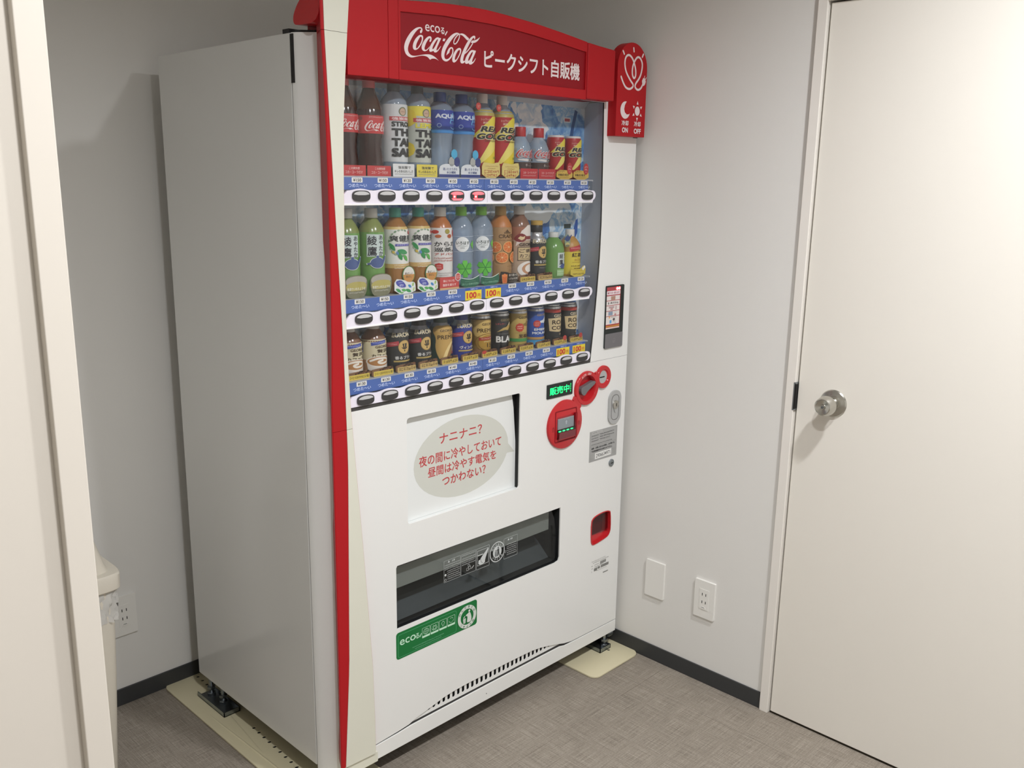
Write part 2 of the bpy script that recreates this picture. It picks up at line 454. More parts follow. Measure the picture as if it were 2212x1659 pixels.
# floor: subfloor and woven vinyl tiles with hairline joints
fl = structure('floor', MB().box(-2.5, XR+0.1, -3.3, YB+0.1, -0.06, -0.004, 'joint_filler'))
for i in range(-2, 3):
    for j in range(-4, 2):
        x0, y0 = -0.92+i*0.95, -0.2+j*0.95
        x1, y1 = min(x0+0.95, XR), min(y0+0.95, YB)
        x0, y0 = max(x0, -2.4), max(y0, -3.2)
        if x1-x0 < 0.02 or y1-y0 < 0.02: continue
        sub('floor_tile', MB().box(x0+0.0003, x1-0.0003, y0+0.0003, y1-0.0003, -0.004, 0.0, 'woven_vinyl'), fl)
structure('ceiling', MB().box(-2.5, XR+0.1, -3.3, YB+0.1, CEIL, CEIL+0.05, 'ceiling_paint'))
structure('wall_back', MB().box(-2.5, XR+0.1, YB, YB+0.1, 0, CEIL, 'wall_paint'))
wr = MB()
wr.box(XR, XR+0.1, -0.553, YB, 0, CEIL, 'wall_paint').box(XR, XR+0.1, -1.392, -0.553, 1.952, CEIL, 'wall_paint').box(XR, XR+0.1, -3.3, -1.392, 0, CEIL, 'wall_paint')
structure('wall_right', wr)
structure('wall_front', MB().box(-2.5, XR+0.1, -3.3, -3.2, 0, CEIL, 'wall_paint'))
structure('wall_far_left', MB().box(-2.5, -2.4, -3.2, -0.7, 0, CEIL, 'wall_paint'))
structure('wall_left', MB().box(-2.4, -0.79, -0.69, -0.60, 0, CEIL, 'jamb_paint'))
structure('wall_alcove', MB().box(-1.05, -0.95, -0.60, YB, 0, CEIL, 'wall_paint'))
# left door casing: board proud of the wall with the lining behind
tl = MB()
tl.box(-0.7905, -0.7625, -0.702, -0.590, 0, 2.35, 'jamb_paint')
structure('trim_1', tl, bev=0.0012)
structure('baseboard_back', MB().box(-0.95, XR, YB-0.006, YB, 0, 0.051, 'baseboard_vinyl'), bev=0.001)
structure('baseboard_right', MB().box(XR-0.005, XR, -0.5285, YB-0.006, 0, 0.051, 'baseboard_vinyl'), bev=0.001)

# door in the right wall
door = tag(empty('door_1', (XR, -0.97, 0)), kind='structure')
d = MB()
d.prism([(-0.529, 0), (-0.5545, 0), (-0.5545, 1.947), (-1.390, 1.947), (-1.390, 0), (-1.416, 0), (-1.416, 1.972), (-0.529, 1.972)], XR-0.011, XR, 'trim_paint', axis='x')
sub('door_casing', d, door, bev=0.0012)
d = MB()
d.box(XR+0.0005, XR+0.09, -0.5548, -0.5535, 0, 1.952, 'trim_paint').box(XR+0.0005, XR+0.09, -1.3915, -1.390, 0, 1.952, 'trim_paint').box(XR+0.0005, XR+0.09, -1.39, -0.5548, 1.948, 1.9515, 'trim_paint').box(XR+0.03, XR+0.09, -1.39, -0.5548, 0, 1.948, 'gap_dark')
sub('door_jamb', d, door)
sub('door_leaf', MB().box(XR-0.001, XR+0.028, -1.386, -0.5598, 0.006, 1.9425, 'door_paint'), door, bev=0.0015)
kn = MB()
kn.lathe([(0.0365, 0.001), (0.0365, 0.003), (0.034, 0.006), (0.024, 0.0085), (0.0185, 0.010)], (XR, -0.660, 0.950), 'steel_brushed', axis='x', seg=40, sgn=-1)
knob = sub('knob_rose', kn, door, smooth=35)
kn = MB().lathe([(0.0165, 0.009), (0.0155, 0.030), (0.0215, 0.0325), (0.0255, 0.037), (0.0262, 0.045), (0.0235, 0.060), (0.0205, 0.0645), (0.0185, 0.0652), (0.006, 0.0615), (0.006, 0.0635), (0, 0.0635)], (XR, -0.660, 0.950), 'steel_brushed', axis='x', seg=40, sgn=-1)
kb = sub('door_knob', kn, door, smooth=35)
kb['label'] = 'brushed steel knob'
sub('key_cylinder', MB().lathe([(0.0035, 0.0625), (0.0035, 0.0655), (0, 0.0655)], (XR, -0.660, 0.950), 'zinc', axis='x', seg=16, sgn=-1).box(XR-0.0658, XR-0.0654, -0.6605, -0.6595, 0.9475, 0.9525, 'hole_dark'), kb)
sub('strike_plate', MB().box(XR-0.0115, XR+0.02, -0.5585, -0.5505, 0.913, 0.990, 'zinc').box(XR-0.012, XR+0.005, -0.5587, -0.5540, 0.917, 0.986, 'hole_dark'), door, bev=0.0008)

# wall plates --------------------------------------------------------
def wallplate(name, loc, label, cat, rot, sockets):
    # local frame: u = horizontal along the wall, plate front towards -y before rotation
    t = tag(empty(name, loc), label, cat, 'wall plates near the skirting')
    t.rotation_euler = (0, 0, rot)
    def mk(n, mb, p, **kw):
        o = mb.build(n, p, **kw); return o
    mb = MB().prism(rrect(-0.035, 0.035, -0.06, 0.06, 0.002), -0.0075, 0.0, 'plate_white')
    pl = mk('cover_plate', mb, t, bev=0.0015)
    if sockets:
        s = mk('socket_insert', MB().prism(rrect(-0.0165, 0.0165, -0.033, 0.033, 0.0015), -0.0085, -0.007, 'plate_white'), t, bev=0.0005)
        for z in (0.0165, -0.0085):
            b = MB()
            for x in (-0.0062, 0.0062): b.box(x-0.0011, x+0.0011, -0.0088, -0.0083, z-0.0042, z+0.0042, 'hole_dark')
            mk('socket_slots', b, s)
        mk('earth_flap', MB().box(-0.008, 0.008, -0.0096, -0.0084, -0.031, -0.0245, 'plate_white').box(-0.006, 0.004, -0.0098, -0.0095, -0.0262, -0.0246, 'grey_plastic'), s)
    return t
wallplate('blank_wall_plate', (XR, -0.1365, 0.279), 'blank white wall plate beside the right side of the vending machine', 'wall plate', -math.pi/2, False)
wallplate('wall_outlet', (XR, -0.3195, 0.2745), 'white double wall outlet between the blank plate and the door', 'outlet', -math.pi/2, True)
wallplate('wall_outlet', (-0.1645, YB, 0.2755), 'white double wall outlet on the back wall beside the trash bin', 'outlet', 0.0, True)

# trash bin ----------------------------------------------------------
tb = tag(empty('trash_bin', (-0.458, 0.585, 0)), 'cream trash bin with hipped lid and plastic liner behind the left partition', 'trash bin')
def loft(secs, k, cx=-0.458, cy=0.585, p=11, n=72):
    mb = MB(); vs = []; fs = []
    for z, a, b in secs: vs += [(x, y, z) for x, y in super_ell(cx, cy, a, b, p, n)]
    for j in range(len(secs)-1):
        for i in range(n): fs.append((j*n+i, j*n+(i+1) % n, (j+1)*n+(i+1) % n, (j+1)*n+i))
    fs.append(tuple(range(n))); fs.append(tuple((len(secs)-1)*n+i for i in range(n)))
    return mb.add(vs, fs, k)
sub('bin_body', loft([(0.0, .122, .122), (0.01, .126, .126), (0.30, .141, .141), (0.53, .150, .150)], 'bin_plastic'), tb, smooth=40)
mb = MB(); n = 72; vs = []; fs = []
for j in range(10):
    z = 0.54-0.0105*j
    for i in range(n):
        q = super_ell(-0.458, 0.585, 1, 1, 11, n)[i]
        w = 0.1515+0.0035*math.sin(i*1.7+j*.9)*min(1, j/3)+0.003*math.sin(i*3.1-j*1.3)*min(1, j/3)-0.0045*z*(j > 5)
        vs.append((-0.458+(q[0]+0.458)*w, 0.585+(q[1]-0.585)*w, z))
for j in range(9):
    for i in range(n): fs.append((j*n+i, j*n+(i+1) % n, (j+1)*n+(i+1) % n, (j+1)*n+i))
lb = sub('bag_liner', mb.add(vs, fs, 'bag_film'), tb, smooth=60); lb['label'] = 'translucent plastic liner folded over the rim'
sub('bin_rim', loft([(0.528, .159, .159), (0.531, .1615, .1615), (0.566, .1625, .1625), (0.571, .160, .160), (0.5715, .148, .148)], 'bin_plastic'), tb, smooth=35)
sub('bin_lid', loft([(0.566, .142, .142), (0.576, .139, .139), (0.680, .108, .134), (0.745, .070, .128), (0.752, .060, .12)], 'bin_plastic'), tb, smooth=35)

# downlights in the ceiling (out of frame, they light the room; the rear one is added fill)
for i, (lx, ly, pw) in enumerate(LAMPS):
    t = tag(empty('ceiling_downlight', (lx, ly, CEIL)), None, 'downlight', 'ceiling downlights above the room')
    t['label'] = ['recessed ceiling downlight nearest the right wall', 'recessed ceiling downlight in front of the vending machine', 'recessed ceiling downlight over the corridor at left', 'added fill light behind the camera, built as a downlight'][i]
    sub('trim_ring', MB().prism([ell(lx, ly, .065, .065, 32), ell(lx, ly, .05, .05, 32)], CEIL-0.006, CEIL, 'plate_white', axis='z'), t)
    sub('lens', MB().prism(ell(lx, ly, .05, .05, 32), CEIL-0.004, CEIL, 'lamp_glow', axis='z'), t)

# anti-slip plates under the machine
def foot_plate(x0, x1, y0, y1, holes, label, bead=None):
    t = tag(empty('anti_slip_plate', ((x0+x1)/2, (y0+y1)/2, 0)), label, 'base plate', 'cream base plates under the machine')
    hs = [ell(hx, hy, 0.0052, 0.0046, 12) for hx, hy in holes]
    mb = MB().prism([rrect(x0, x1, y0, y1, 0.028, 6)]+hs, 0.0008, 0.006, 'cream_plate', axis='z', side='cream_plate')
    mb.prism(rrect(x0+.003, x1-.003, y0+.003, y1-.003, 0.026, 6), 0.0, 0.0038, 'hole_dark', axis='z')
    sub('plate', mb, t, bev=0.0012)
    if bead:
        sub('bead', MB().tube(bead, 0.0042, 'cream_plate'), t, smooth=60)
    return t
LH = [(0.0336, .771), (.0335, .7415), (.0322, .712)]+[(0.018-0.0013*i, .4154-.029*i) for i in range(14)]
foot_plate(-0.066, 0.16, -0.087, 0.7965, LH, 'long cream base plate under the left side of the machine', [(-0.0396, .60, .001), (-0.0396, .5167, .0030), (-.0355, .3634, .0040), (-.0319, .212, .0040), (-.028, 0.0, .0040)])
foot_plate(0.898, 1.1285, -0.0915, 0.7965, [(1.0714, .0227), (1.0683, -.0098)]+[(1.0725, .055+.03*i) for i in range(10)], 'cream base plate reaching out under the right front corner of the machine', [(1.11, -.04, .0015), (1.11, .6, .0025)])

# ================================================================== VENDING MACHINE
VM = tag(empty('vending_machine', (0, 0, 0)), 'tall white and red drink vending machine with lit buttons standing on cream plates', 'vending machine', None)
WX, H = 1.112, 1.80
P = lambda n, mb, **kw: sub(n, mb, VM, **kw)
# cabinet shell
c = MB()
c.prism([(0, .0765), (0, .69), (WX-.004, .69), (WX-.004, .0765), (WX-.02, .0765), (WX-.02, .2), (.02, .2), (.02, .0765)], 0.0705, H, 'side_steel', axis='z')
P('cabinet', c, bev=0.002)
P('ambient_block', MB().box(.17, .89, .10, .66, .018, .068, 'cavity_dark'))  # added unseen block, keeps ambient light out from under the machine
P('cabinet_underside', MB().box(0.02, WX-.03, 0.05, 0.68, 0.062, 0.0712, 'cavity_dark'))
P('door_gasket', MB().box(0.004, .02, 0.0715, 0.0768, 0.075, H-.004, 'gap_dark').box(WX-.02, WX-.004, 0.0715, 0.0768, 0.075, H-.004, 'gap_dark').box(.004, WX-.004, 0.0715, 0.0768, 0.0705, .09, 'gap_dark').box(.004, WX-.004, 0.0715, 0.0768, 1.76, H-.004, 'gap_dark').box(-0.0008, 0.012, 0.0655, 0.0757, 1.70, 1.7975, 'black_rubber').prism([(.004, .062), (.060, .008), (.060, .1), (.002, .1)], H, H+0.005, 'black_rubber', axis='z').box(-.001, .03, .078, .102, H, H+.0085, 'black_rubber').box(0.06, WX-.01, 0.02, 0.1, H, H+0.005, 'black_rubber'))
# curved left edge of the door
arc = [(0.0, .0725), (.0012, .067), (.0045, .060), (.010, .0525), (.020, .0405), (.032, .0265), (.046, .0110), (.054, .0040), (.064, 0.0)]
arc = chaikin(arc, 3, False)
edge = MB(); n = len(arc)
vs = [(x, y, z) for z in (0.0605, H) for x, y in arc]+[(x+.003, y+.003, z) for z in (0.0605, H) for x, y in arc]
fs = [(i, i+1, n+i+1, n+i) for i in range(n-1)]+[(2*n+i, 2*n+i+1, 3*n+i+1, 3*n+i) for i in range(n-1)]+[(i, i+1, 2*n+i+1, 2*n+i) for i in range(n-1)]+[(n+i, n+i+1, 3*n+i+1, 3*n+i) for i in range(n-1)]
P('door_edge', edge.add(vs, fs, 'white_steel'), smooth=50)
P('door_side', MB().box(WX-.003, WX, 0.0042, 0.0725, 0.0605, H, 'white_steel'))
# front panels
ARCH = [(.2354, .1117), (.2532, .1180), (.31, .1285), (.3583, .1378), (.40, .1412), (.4435, .1425), (.52, .1422), (.6, .1420), (.66, .1408), (.7077, .1392), (.7444, .1348), (.79, .1247), (.8335, .1135), (.8554, .1072), (.8886, .1019)]
AD = rrect(.2385, .6372, .667, .9405, .008)
SLOT = [(.1995, .3965), (.1995, .562), (.203, .5675), (.818, .5630), (.8192, .405), (.8149, .3945), (.80, .3915)]
COINR = chaikin([(.9637, .4766), (.975, .489), (1.0, .4945), (1.0288, .4962), (1.0555, .493), (1.0608, .4822), (1.064, .4305), (1.058, .413), (1.044, .4045), (.9845, .3962), (.971, .3985), (.9655, .4132)], 1)
low = [(.0605, .104), (.13, .1043), (.1982, .1081)]+ARCH+[(1.0, .1000), (WX, .0985), (WX, .9852), (.0605, .9852)]
P('lower_front_panel', MB().prism([low, AD, SLOT, COINR, ell(.9166, .9112, .0395, .0380, 30)], 0.0, 0.004, 'white_steel'))
WR = [(.9549, 1.7215), (.9592, 1.56), (.9622, 1.3929), (.9600, 1.29), (.9532, 1.1937), (.9440, 1.09), (.9322, .9873)]
up = [(WX, .9864), (WX, H), (.0605, H), (.0605, 1.722), (.9549, 1.722)]+WR[1:]+[(.9322, .9864)]
P('upper_front_panel', MB().prism(up, 0.0, 0.004, 'white_steel'))
kick = [(.0605, .0605), (WX, .0572), (WX, .0958), (.8886, .0985), (.8557, .0995), (.8336, .1043), (.73, .1055), (.52, .1062), (.243, .1065), (.1982, .1031), (.0605, .0985)]
P('kick_panel', MB().prism(kick, -0.0005, 0.0035, 'white_steel'), bev=0.0012)
P('panel_joint', MB().box(.9325, WX-.004, .0012, .0038, .9845, .9872, 'shelf_grey'))
P('kick_gap', MB().box(.0605, WX-.004, .0056, .0066, .09, .1125, 'gasket'))
# vent
slots = []
for i in range(30):
    x = .2844+.01776*i
    slots.append(rrect(x-.0001, x+.0092, .1205, .1428, .0042, 3))
vent = MB().prism([[(.225, .1118), (.875, .1108), (.875, .147), (.225, .147)]]+slots, .0041, .0052, 'white_steel')
vp = P('air_vent', vent)
sub('vent_backing', MB().box(.22, .88, .012, .014, .108, .15, 'cavity_dark'), vp)
P('front_screw', MB().lathe([(0, -.0012), (.0014, -.0012), (.0014, 0)], (.517, 0, .080), 'gasket', axis='y', seg=10))

# ---- display window
P('display_backdrop', MB().box(.03, .9835, .092, .095, .97, 1.75, 'ice_print'))
bd = Decal(front(.092))
bd.rr(.893, .921, 1.668, 1.682, .002, '#dfe3e8').rr(.896, .918, 1.671, 1.679, .001, '#b04a50').rr(.905, .935, 1.372, 1.385, .001, '#3c4a46')
for (ux, vz) in ((.925, 1.655), (.865, 1.30)):
    bd.poly([(ux-.012, vz-.05), (ux+.004, vz-.052), (ux+.012, vz+.0), (ux+.026, vz+.045), (ux+.014, vz+.05), (ux+.0, vz+.005)], '#33588f')
bd.poly([(.945, 1.36), (.957, 1.345), (.966, 1.36), (.966, 1.40), (.956, 1.395)], '#3a62b0')
bd.build('backdrop_print', bpy.data.objects['display_backdrop'])['kind'] = 'stuff'
P('display_liner', MB().prism([(.9630, .0042), (.9835, .0955), (.9875, .0955), (.967, .0042)], .985, 1.724, 'liner_grey', axis='z').prism([(.0605, .0042), (.0505, .0955), (.0535, .0955), (.0625, .0042)], .985, 1.724, 'liner_grey', axis='z').box(.05, .985, .0042, .0955, 1.7275, 1.731, 'liner_grey').box(.05, .985, .0042, .0955, .972, .985, 'liner_grey').prism([(.072, 1.7275), (.0915, 1.7275), (.0915, 1.7100)], .06, .98, 'liner_grey', axis='x'))
glass = P('display_pane', MB().prism([(.0625, .9905), (.9322, .9905)]+[(x-.0008, z) for x, z in reversed(WR[:-1])]+[(.0625, 1.7212)], .0008, .0018, 'display_glass'))
P('window_gasket', MB().prism([(.0625, .9866), (.9322, .9866), (.9338, .9945), (.0625, .9945)], -.001, .003, 'gasket').prism([(x-.0008, z) for x, z in WR]+[(x+.0006, z) for x, z in reversed(WR)], -.0006, .003, 'gasket'))
X0, DX = .11288, .07045
ROWZ = [1.46849, 1.19735, 1.00882]
BASE = [1.5113, 1.2407, 1.0517]
ZT = [1.5082, 1.2405, 1.0502]
PRICE = [['¥150', '¥150', '¥120', '¥120', '¥150', '¥150', '¥150', '¥150', '¥120', '¥120', '¥120', '¥120'],
         ['¥150', '¥150', '¥150', '¥150', '¥150', None, None, '¥150', '¥150', '¥150', '¥120', '¥120'],
         ['¥130', '¥130', '¥130', '¥130', '¥140', '¥140', '¥120', '¥120', '¥120', '¥120', None, None]]
for r in range(3):
    zc = ROWZ[r]
    # shelf
    P('display_shelf', MB().box(.055, .930, .0095, .0915, BASE[r]-.004, BASE[r], 'shelf_grey'))
    # price strip behind the glass, in two lengths
    zt = ZT[r]; zb = zc+.013
    ps = P('price_strip', MB().box(.045, .4995, .0075, .0088, zb, zt, 'strip_blue').box(.5005, .9060, .0075, .0088, zb, zt, 'strip_blue').box(.9060, .924, .0075, .0085, zb, zt, 'clear_acrylic'))
    for i in range(12):
        x = X0+DX*i
        t = Decal(front(.0075))
        if PRICE[r][i]:
            t.rr(x-.0145, x+.0145, zt-.0112, zt-.0004, .0015, '#ecebe6').text(PRICE[r][i], x, zt-.0058, '#3a3a3a', h=.0070, w=.0215, off=.025)
            t.text('つめた～い', x+.001, zt-.0173, 'strip_ink', h=.0082, w=.050, off=.028)
        else:
            t.rect(x-.028, x+.0285, zb-.001, zt-.0068, '#f2dc34').rect(x-.028, x+.0285, zt-.0066, zt, '#2f56b0').text('つめた～い', x+.002, zt-.0033, '#d9e4fa', h=.0046, w=.026, off=.02)
            t.text('100', x-.006, (zb+zt)/2-.0038, '#d0402c', h=.0155, w=.034, off=.045).text('円', x+.0195, (zb+zt)/2-.0060, '#d0402c', h=.0095, off=.03)
        t.build('price_tag', ps)
    # white button rail
    top = []
    for j in range(12*8+1):
        u = j/8-.5; x = X0+DX*u
        top.append((max(x, .045), zc+.0135+.0021*math.cos(2*math.pi*u)))
    xe = X0+DX*11
    lo_ = .0172 if r < 2 else .0132
    out = [(.045, zc-lo_)]+[(.915, zc-lo_), (.9165, zc-.013), (.9235, zc-.0085), (.9268, zc-.002), (.9262, zc+.005), (.9225, zc+.0105), (.915, zc+.0135)]+[q for q in reversed(top) if q[0] < .912]
    rail = P('button_rail', MB().prism(out, -.0045, .0006, 'rail_white'), bev=0.0018)
    if r < 2: sub('rail_lip', MB().box(.045, .912, -.0062, .0006, zc-.0205, zc-.0165, 'rail_lip'), rail, bev=0.001)
    sub('rail_seam', MB().box(.4995, .5003, -.0047, -.004, zc-.0165, zc+.0125, 'shelf_grey'), rail)
    for i in range(12):
        x = X0+DX*i; lit = (r == 0 and i in (4, 5))
        b = MB().prism(super_ell(x, zc, .0236, .0118, 2.9, 36), -.0085, -.004, 'button_dark')
        dd = Decal(front(-.0085)); dd.mb = b
        lens = [(x-.0208, zc+.0035)]+[(x+.0205*math.cos(math.radians(a)), zc+.0035+.0066*math.sin(math.radians(a))) for a in range(165, 14, -15)]+[(x+.0208, zc+.0035), (x+.010, zc+.0018), (x-.010, zc+.0018)]
        dd.poly(lens, 'button_pink' if lit else 'button_grey')
        if lit:
            dd.rect(x-.0135, x-.0035, zc-.0065, zc+.0016, 'led_red').ell(x-.0085, zc-.0022, .0022, .0022, 'led_redhot', 12)
            dd.poly([(x-.019, zc-.0065), (x+.019, zc-.0065), (x+.012, zc-.0112), (x-.012, zc-.0112)], 'button_pink')
        ob = sub('push_button', b, rail)
        if lit: ob['label'] = 'button lit red'

# ---- side decorative trim, three lengths
RL = [(0.0125, 1.895), (0.0127, 1.79), (0.0127, 1.676), (0.0137, 1.376), (0.0167, 1.115), (0.0177, .881), (0.0157, .377), (0.0140, .112)]
RP = [(.0245, 1.895), (.0255, 1.80), (.0300, 1.678), (.0413, 1.390), (.0497, 1.192), (.0517, 1.109), (.0557, .871), (.0437, .362), (.0258, .0955)]
PR = [(.0905, 1.895), (.0810, 1.796), (.0710, 1.681), (.0655, 1.60), (.0628, 1.472), (.0600, 1.32), (.0598, 1.191), (.0617, 1.108), (.0675, .98), (.0757, .867), (.0920, .65), (.1127, .334), (.1160, .19), (.1165, .0800)]
def edge_x(tab, z):
    for (xa, za), (xb, zb) in zip(tab, tab[1:]):
        if za >= z >= zb: return xa+(xb-xa)*(za-z)/(za-zb)
    return tab[-1][0] if z < tab[-1][1] else tab[0][0]
YT = -.012
def ring_strip(z0, z1, fl, fr, n=16): return [(fl(z0+(z1-z0)*i/n), z0+(z1-z0)*i/n) for i in range(n+1)]+[(fr(z1-(z1-z0)*i/n), z1-(z1-z0)*i/n) for i in range(n+1)]
RC = [(.016, 1.895), (.016, 1.676), (.017, 1.376), (.020, 1.115), (.021, .881), (.019, .377), (.017, .112)]
def rb(z):
    c = edge_x(RC, z)
    return min(arc, key=lambda q: abs(q[0]-.67*q[1]-c))
def ytrim(z):
    t = min(1, max(0, (z-.85)/.85)); return YT-.024*t*t*(3-2*t)
def fx(tab, z): return edge_x(tab, z)+.72*(ytrim(z)-YT)      # the strip swells towards the top
def arc_y(x): return next((a[1]+(b[1]-a[1])*(x-a[0])/(b[0]-a[0]) for a, b in zip(arc, arc[1:]) if a[0] <= x <= b[0]), 0)
for z0, z1 in ((.0955, .9492), (.9500, 1.7955), (1.7963, 1.895)):
    n = 18; vs = []; pv = []; pf = []; fs = []
    zl = z0
    for i in range(n+1):
        z = z0+(z1-z0)*i/n
        xb, yb = rb(z); t = min(1, max(0, (z-1.0)/.7))
        xl = (1-t)*fx(RL, z)+t*max(fx(RP, z)-.006, fx(RL, z)); xr = fx(PR, z)+.0012; y = ytrim(z)
        vs += [(xb, yb+.002, z), (xl-.0010, y+.0022, z), (xl+.0012, y+.0006, z), (xr, y+.0006, z), (xr, .002, z)]
        zp = zl+(z1-zl)*i/n; yp = ytrim(zp)
        pl_ = fx(RP, zp)
        zq = zp-(.0045 if i == 0 and z0 < .1 else 0)
        pv += [(pl_, yp-.0008, zp), (fx(PR, zp), yp-.0008, zq), (fx(PR, zp), yp+.003, zq), (pl_, yp+.003, zp)]
    for m, L, q in ((5, fs, n), (4, pf, n)):
        for i in range(q):
            for j in range(m): L.append((i*m+j, i*m+(j+1) % m, (i+1)*m+(j+1) % m, (i+1)*m+j))
        L.append(tuple(range(m))); L.append(tuple(q*m+j for j in range(m)))
    tr = P('side_trim', MB().add(vs, fs, 'red_plastic'), smooth=25)
    pp = sub('pale_panel', MB().add(pv, pf, 'pale_trim'), tr, smooth=25)
    pp['label'] = 'pale ivory inlay'
P('corner_cap', MB().prism([(.034, .0605), (.128, .0600), (.128, .0880), (.116, .0915), (.034, .0950)], -.007, .004, 'pale_trim'), bev=0.002)

# ---- red header
YH = -.035
tp = [(.0555, 1.862), (.0753, 1.8656), (.13, 1.8725), (.2019, 1.8795), (.29, 1.888), (.3874, 1.8935), (.4634, 1.8945), (.5381, 1.8915), (.62, 1.8865), (.7056, 1.8787), (.77, 1.872), (.831, 1.8645), (.8850, 1.8605), (.9535, 1.8562)]
tpx = lambda x: next(a[1]+(b[1]-a[1])*(x-a[0])/(b[0]-a[0]) for a, b in zip(tp, tp[1:]) if a[0] <= x <= b[0])
def hseg(x0, x1, zb0, zb1, n=12, dz=0): return [(x0, zb0), (x1, zb1)]+[(x1-(x1-x0)*i/n, tpx(x1-(x1-x0)*i/n)-dz) for i in range(n+1)]
hl = P('header_end', MB().prism(hseg(.0640, .1717, 1.7150, 1.7170), YH, .06, 'red_plastic'), bev=0.0016)
P('header_end', MB().prism(hseg(.1719, .1994, 1.7170, 1.7170), YH, .06, 'red_plastic'), bev=0.0012)
SP = [(.2067, 1.7390), (.2047, 1.8566), (.33, 1.8640), (.4803, 1.8648), (.55, 1.8625), (.6247, 1.8573), (.73, 1.8480), (.8256, 1.8395), (.8361, 1.7460)]
SP = [(.2057, 1.7390), (.2057, 1.8566), (.33, 1.8640), (.4803, 1.8648), (.55, 1.8625), (.6247, 1.8573), (.73, 1.8485), (.8300, 1.8390), (.8300, 1.7440)]
P('header_front', MB().prism([hseg(.1997, .8345, 1.7168, 1.7195), SP], YH, .06, 'red_plastic'), bev=0.0022)
P('header_end', MB().prism(hseg(.8370, .9535, 1.7215, 1.7225), YH-.001, .0, 'red_plastic'), bev=0.004)
P('header_back', MB().prism(hseg(.0600, .9500, 1.720, 1.726, dz=.02), YH+.006, .10, 'red_sign'))
sg = P('header_sign', MB().prism([(x, z) for x, z in SP], YH+.0045, YH+.008, 'red_sign'))
sd = Decal(front(YH+.0045))
logo(sd, .2178, 1.77, .2283, 'sign_white')
sd.text('eco', .2995, 1.8335, 'sign_white', h=.0146, w=.0435, off=.006); sd.lay -= 1
sd.text('る', .3290, 1.8325, 'sign_white', h=.0140, w=.0122, off=.02)
sd.stroke([(.3425, 1.8322), (.3370, 1.8248)], .0028, 'sign_white', 0)
sd.text('ピークシフト自販機', .6345, 1.7862, 'sign_white', h=.0425, w=.3500, off=.024)
sd.build('sign_lettering', sg)
# left end cap of the header, seen from the side
capp = chaikin([(-.030, 1.812), (.050, 1.812), (.0655, 1.816), (.0665, 1.832), (.052, 1.851), (.030, 1.868), (.0, 1.886), (-.030, 1.894)], 2)
P('header_cap', MB().prism(capp, .003, .056, 'red_gloss', axis='x'), bev=0.012, smooth=60)
# round-topped side sign
YS = -.030
tabo = [(.9730, 1.6325), (1.1085, 1.6335)]+ell(1.0407, 1.8185, .0678, .0678, 22, 0, 180)
ts = P('side_sign', MB().prism(tabo, YS, .0, 'red_plastic'), bev=0.0018)
sd = Decal(front(YS-.0001))
w = .0058
sd.stroke([(.9885, 1.7915), (.9984, 1.7768), (1.0118, 1.7634), (1.0319, 1.7607), (1.0494, 1.7725), (1.0301, 1.7857), (1.0088, 1.8067), (1.0019, 1.8288), (1.0060, 1.8460), (1.0200, 1.8530), (1.0340, 1.8470), (1.0446, 1.8350), (1.0540, 1.8170), (1.0555, 1.7983), (1.0478, 1.7905), (1.0385, 1.8000), (1.0383, 1.8219), (1.0479, 1.8395), (1.0600, 1.8510), (1.0730, 1.8490), (1.0842, 1.8360), (1.0835, 1.8180), (1.0751, 1.7958), (1.0493, 1.7726), (1.0648, 1.7607), (1.0809, 1.7660), (1.0900, 1.7790)], w, 'sign_white', 2)
for a, b in (((.9927, 1.8596), (.9985, 1.8520)), ((1.0405, 1.8720), (1.0425, 1.8628)), ((1.0865, 1.8600), (1.0819, 1.8522))): sd.stroke([a, b], .0052, 'sign_white', 0)
sd.poly([(1.0870, 1.7800), (1.0850, 1.7885), (1.0905, 1.7965), (1.0990, 1.7960), (1.1035, 1.7870), (1.0995, 1.7790), (1.0935, 1.7745)], 'sign_white')
sd.stroke([(1.0940, 1.7950), (1.0975, 1.8025)], .0022, 'sign_white', 0).stroke([(1.1005, 1.7925), (1.1045, 1.7985)], .0022, 'sign_white', 0)
moon = ell(1.0130, 1.7040, .0225, .0235, 24, 75, 340)+[(1.0300, 1.6935), (1.0200, 1.6925), (1.0110, 1.6980), (1.0075, 1.7065), (1.0100, 1.7170), (1.0160, 1.7255)]
sd.poly(moon, 'sign_white')
sd.ell(1.0690, 1.7043, .0115, .0128, 'sign_white')
for a in range(6):
    q = math.radians(90+60*a); cx, cz = 1.0690+.0212*math.cos(q), 1.7043+.0230*math.sin(q)
    t1, t2 = (-math.sin(q)*.0042, math.cos(q)*.0042), (math.cos(q)*.0045, math.sin(q)*.0050)
    sd.poly([(cx+t1[0]-t2[0], cz+t1[1]-t2[1]), (cx-t1[0]-t2[0], cz-t1[1]-t2[1]), (cx+t2[0], cz+t2[1])], 'sign_white')
for x in (1.0140, 1.0715): sd.text('冷却', x, 1.6690, 'sign_white', h=.0145, w=.0315, off=.03)
sd.text('ON', 1.0145, 1.6500, 'sign_white', h=.0142, w=.0270, off=.04).text('OFF', 1.0725, 1.6492, 'sign_white', h=.0142, w=.0330, off=.04)
sd.build('sign_print', ts)
P('side_sign_bracket', MB().box(1.095, 1.112, -.004, .004, 1.632, 1.640, 'black_rubber'))

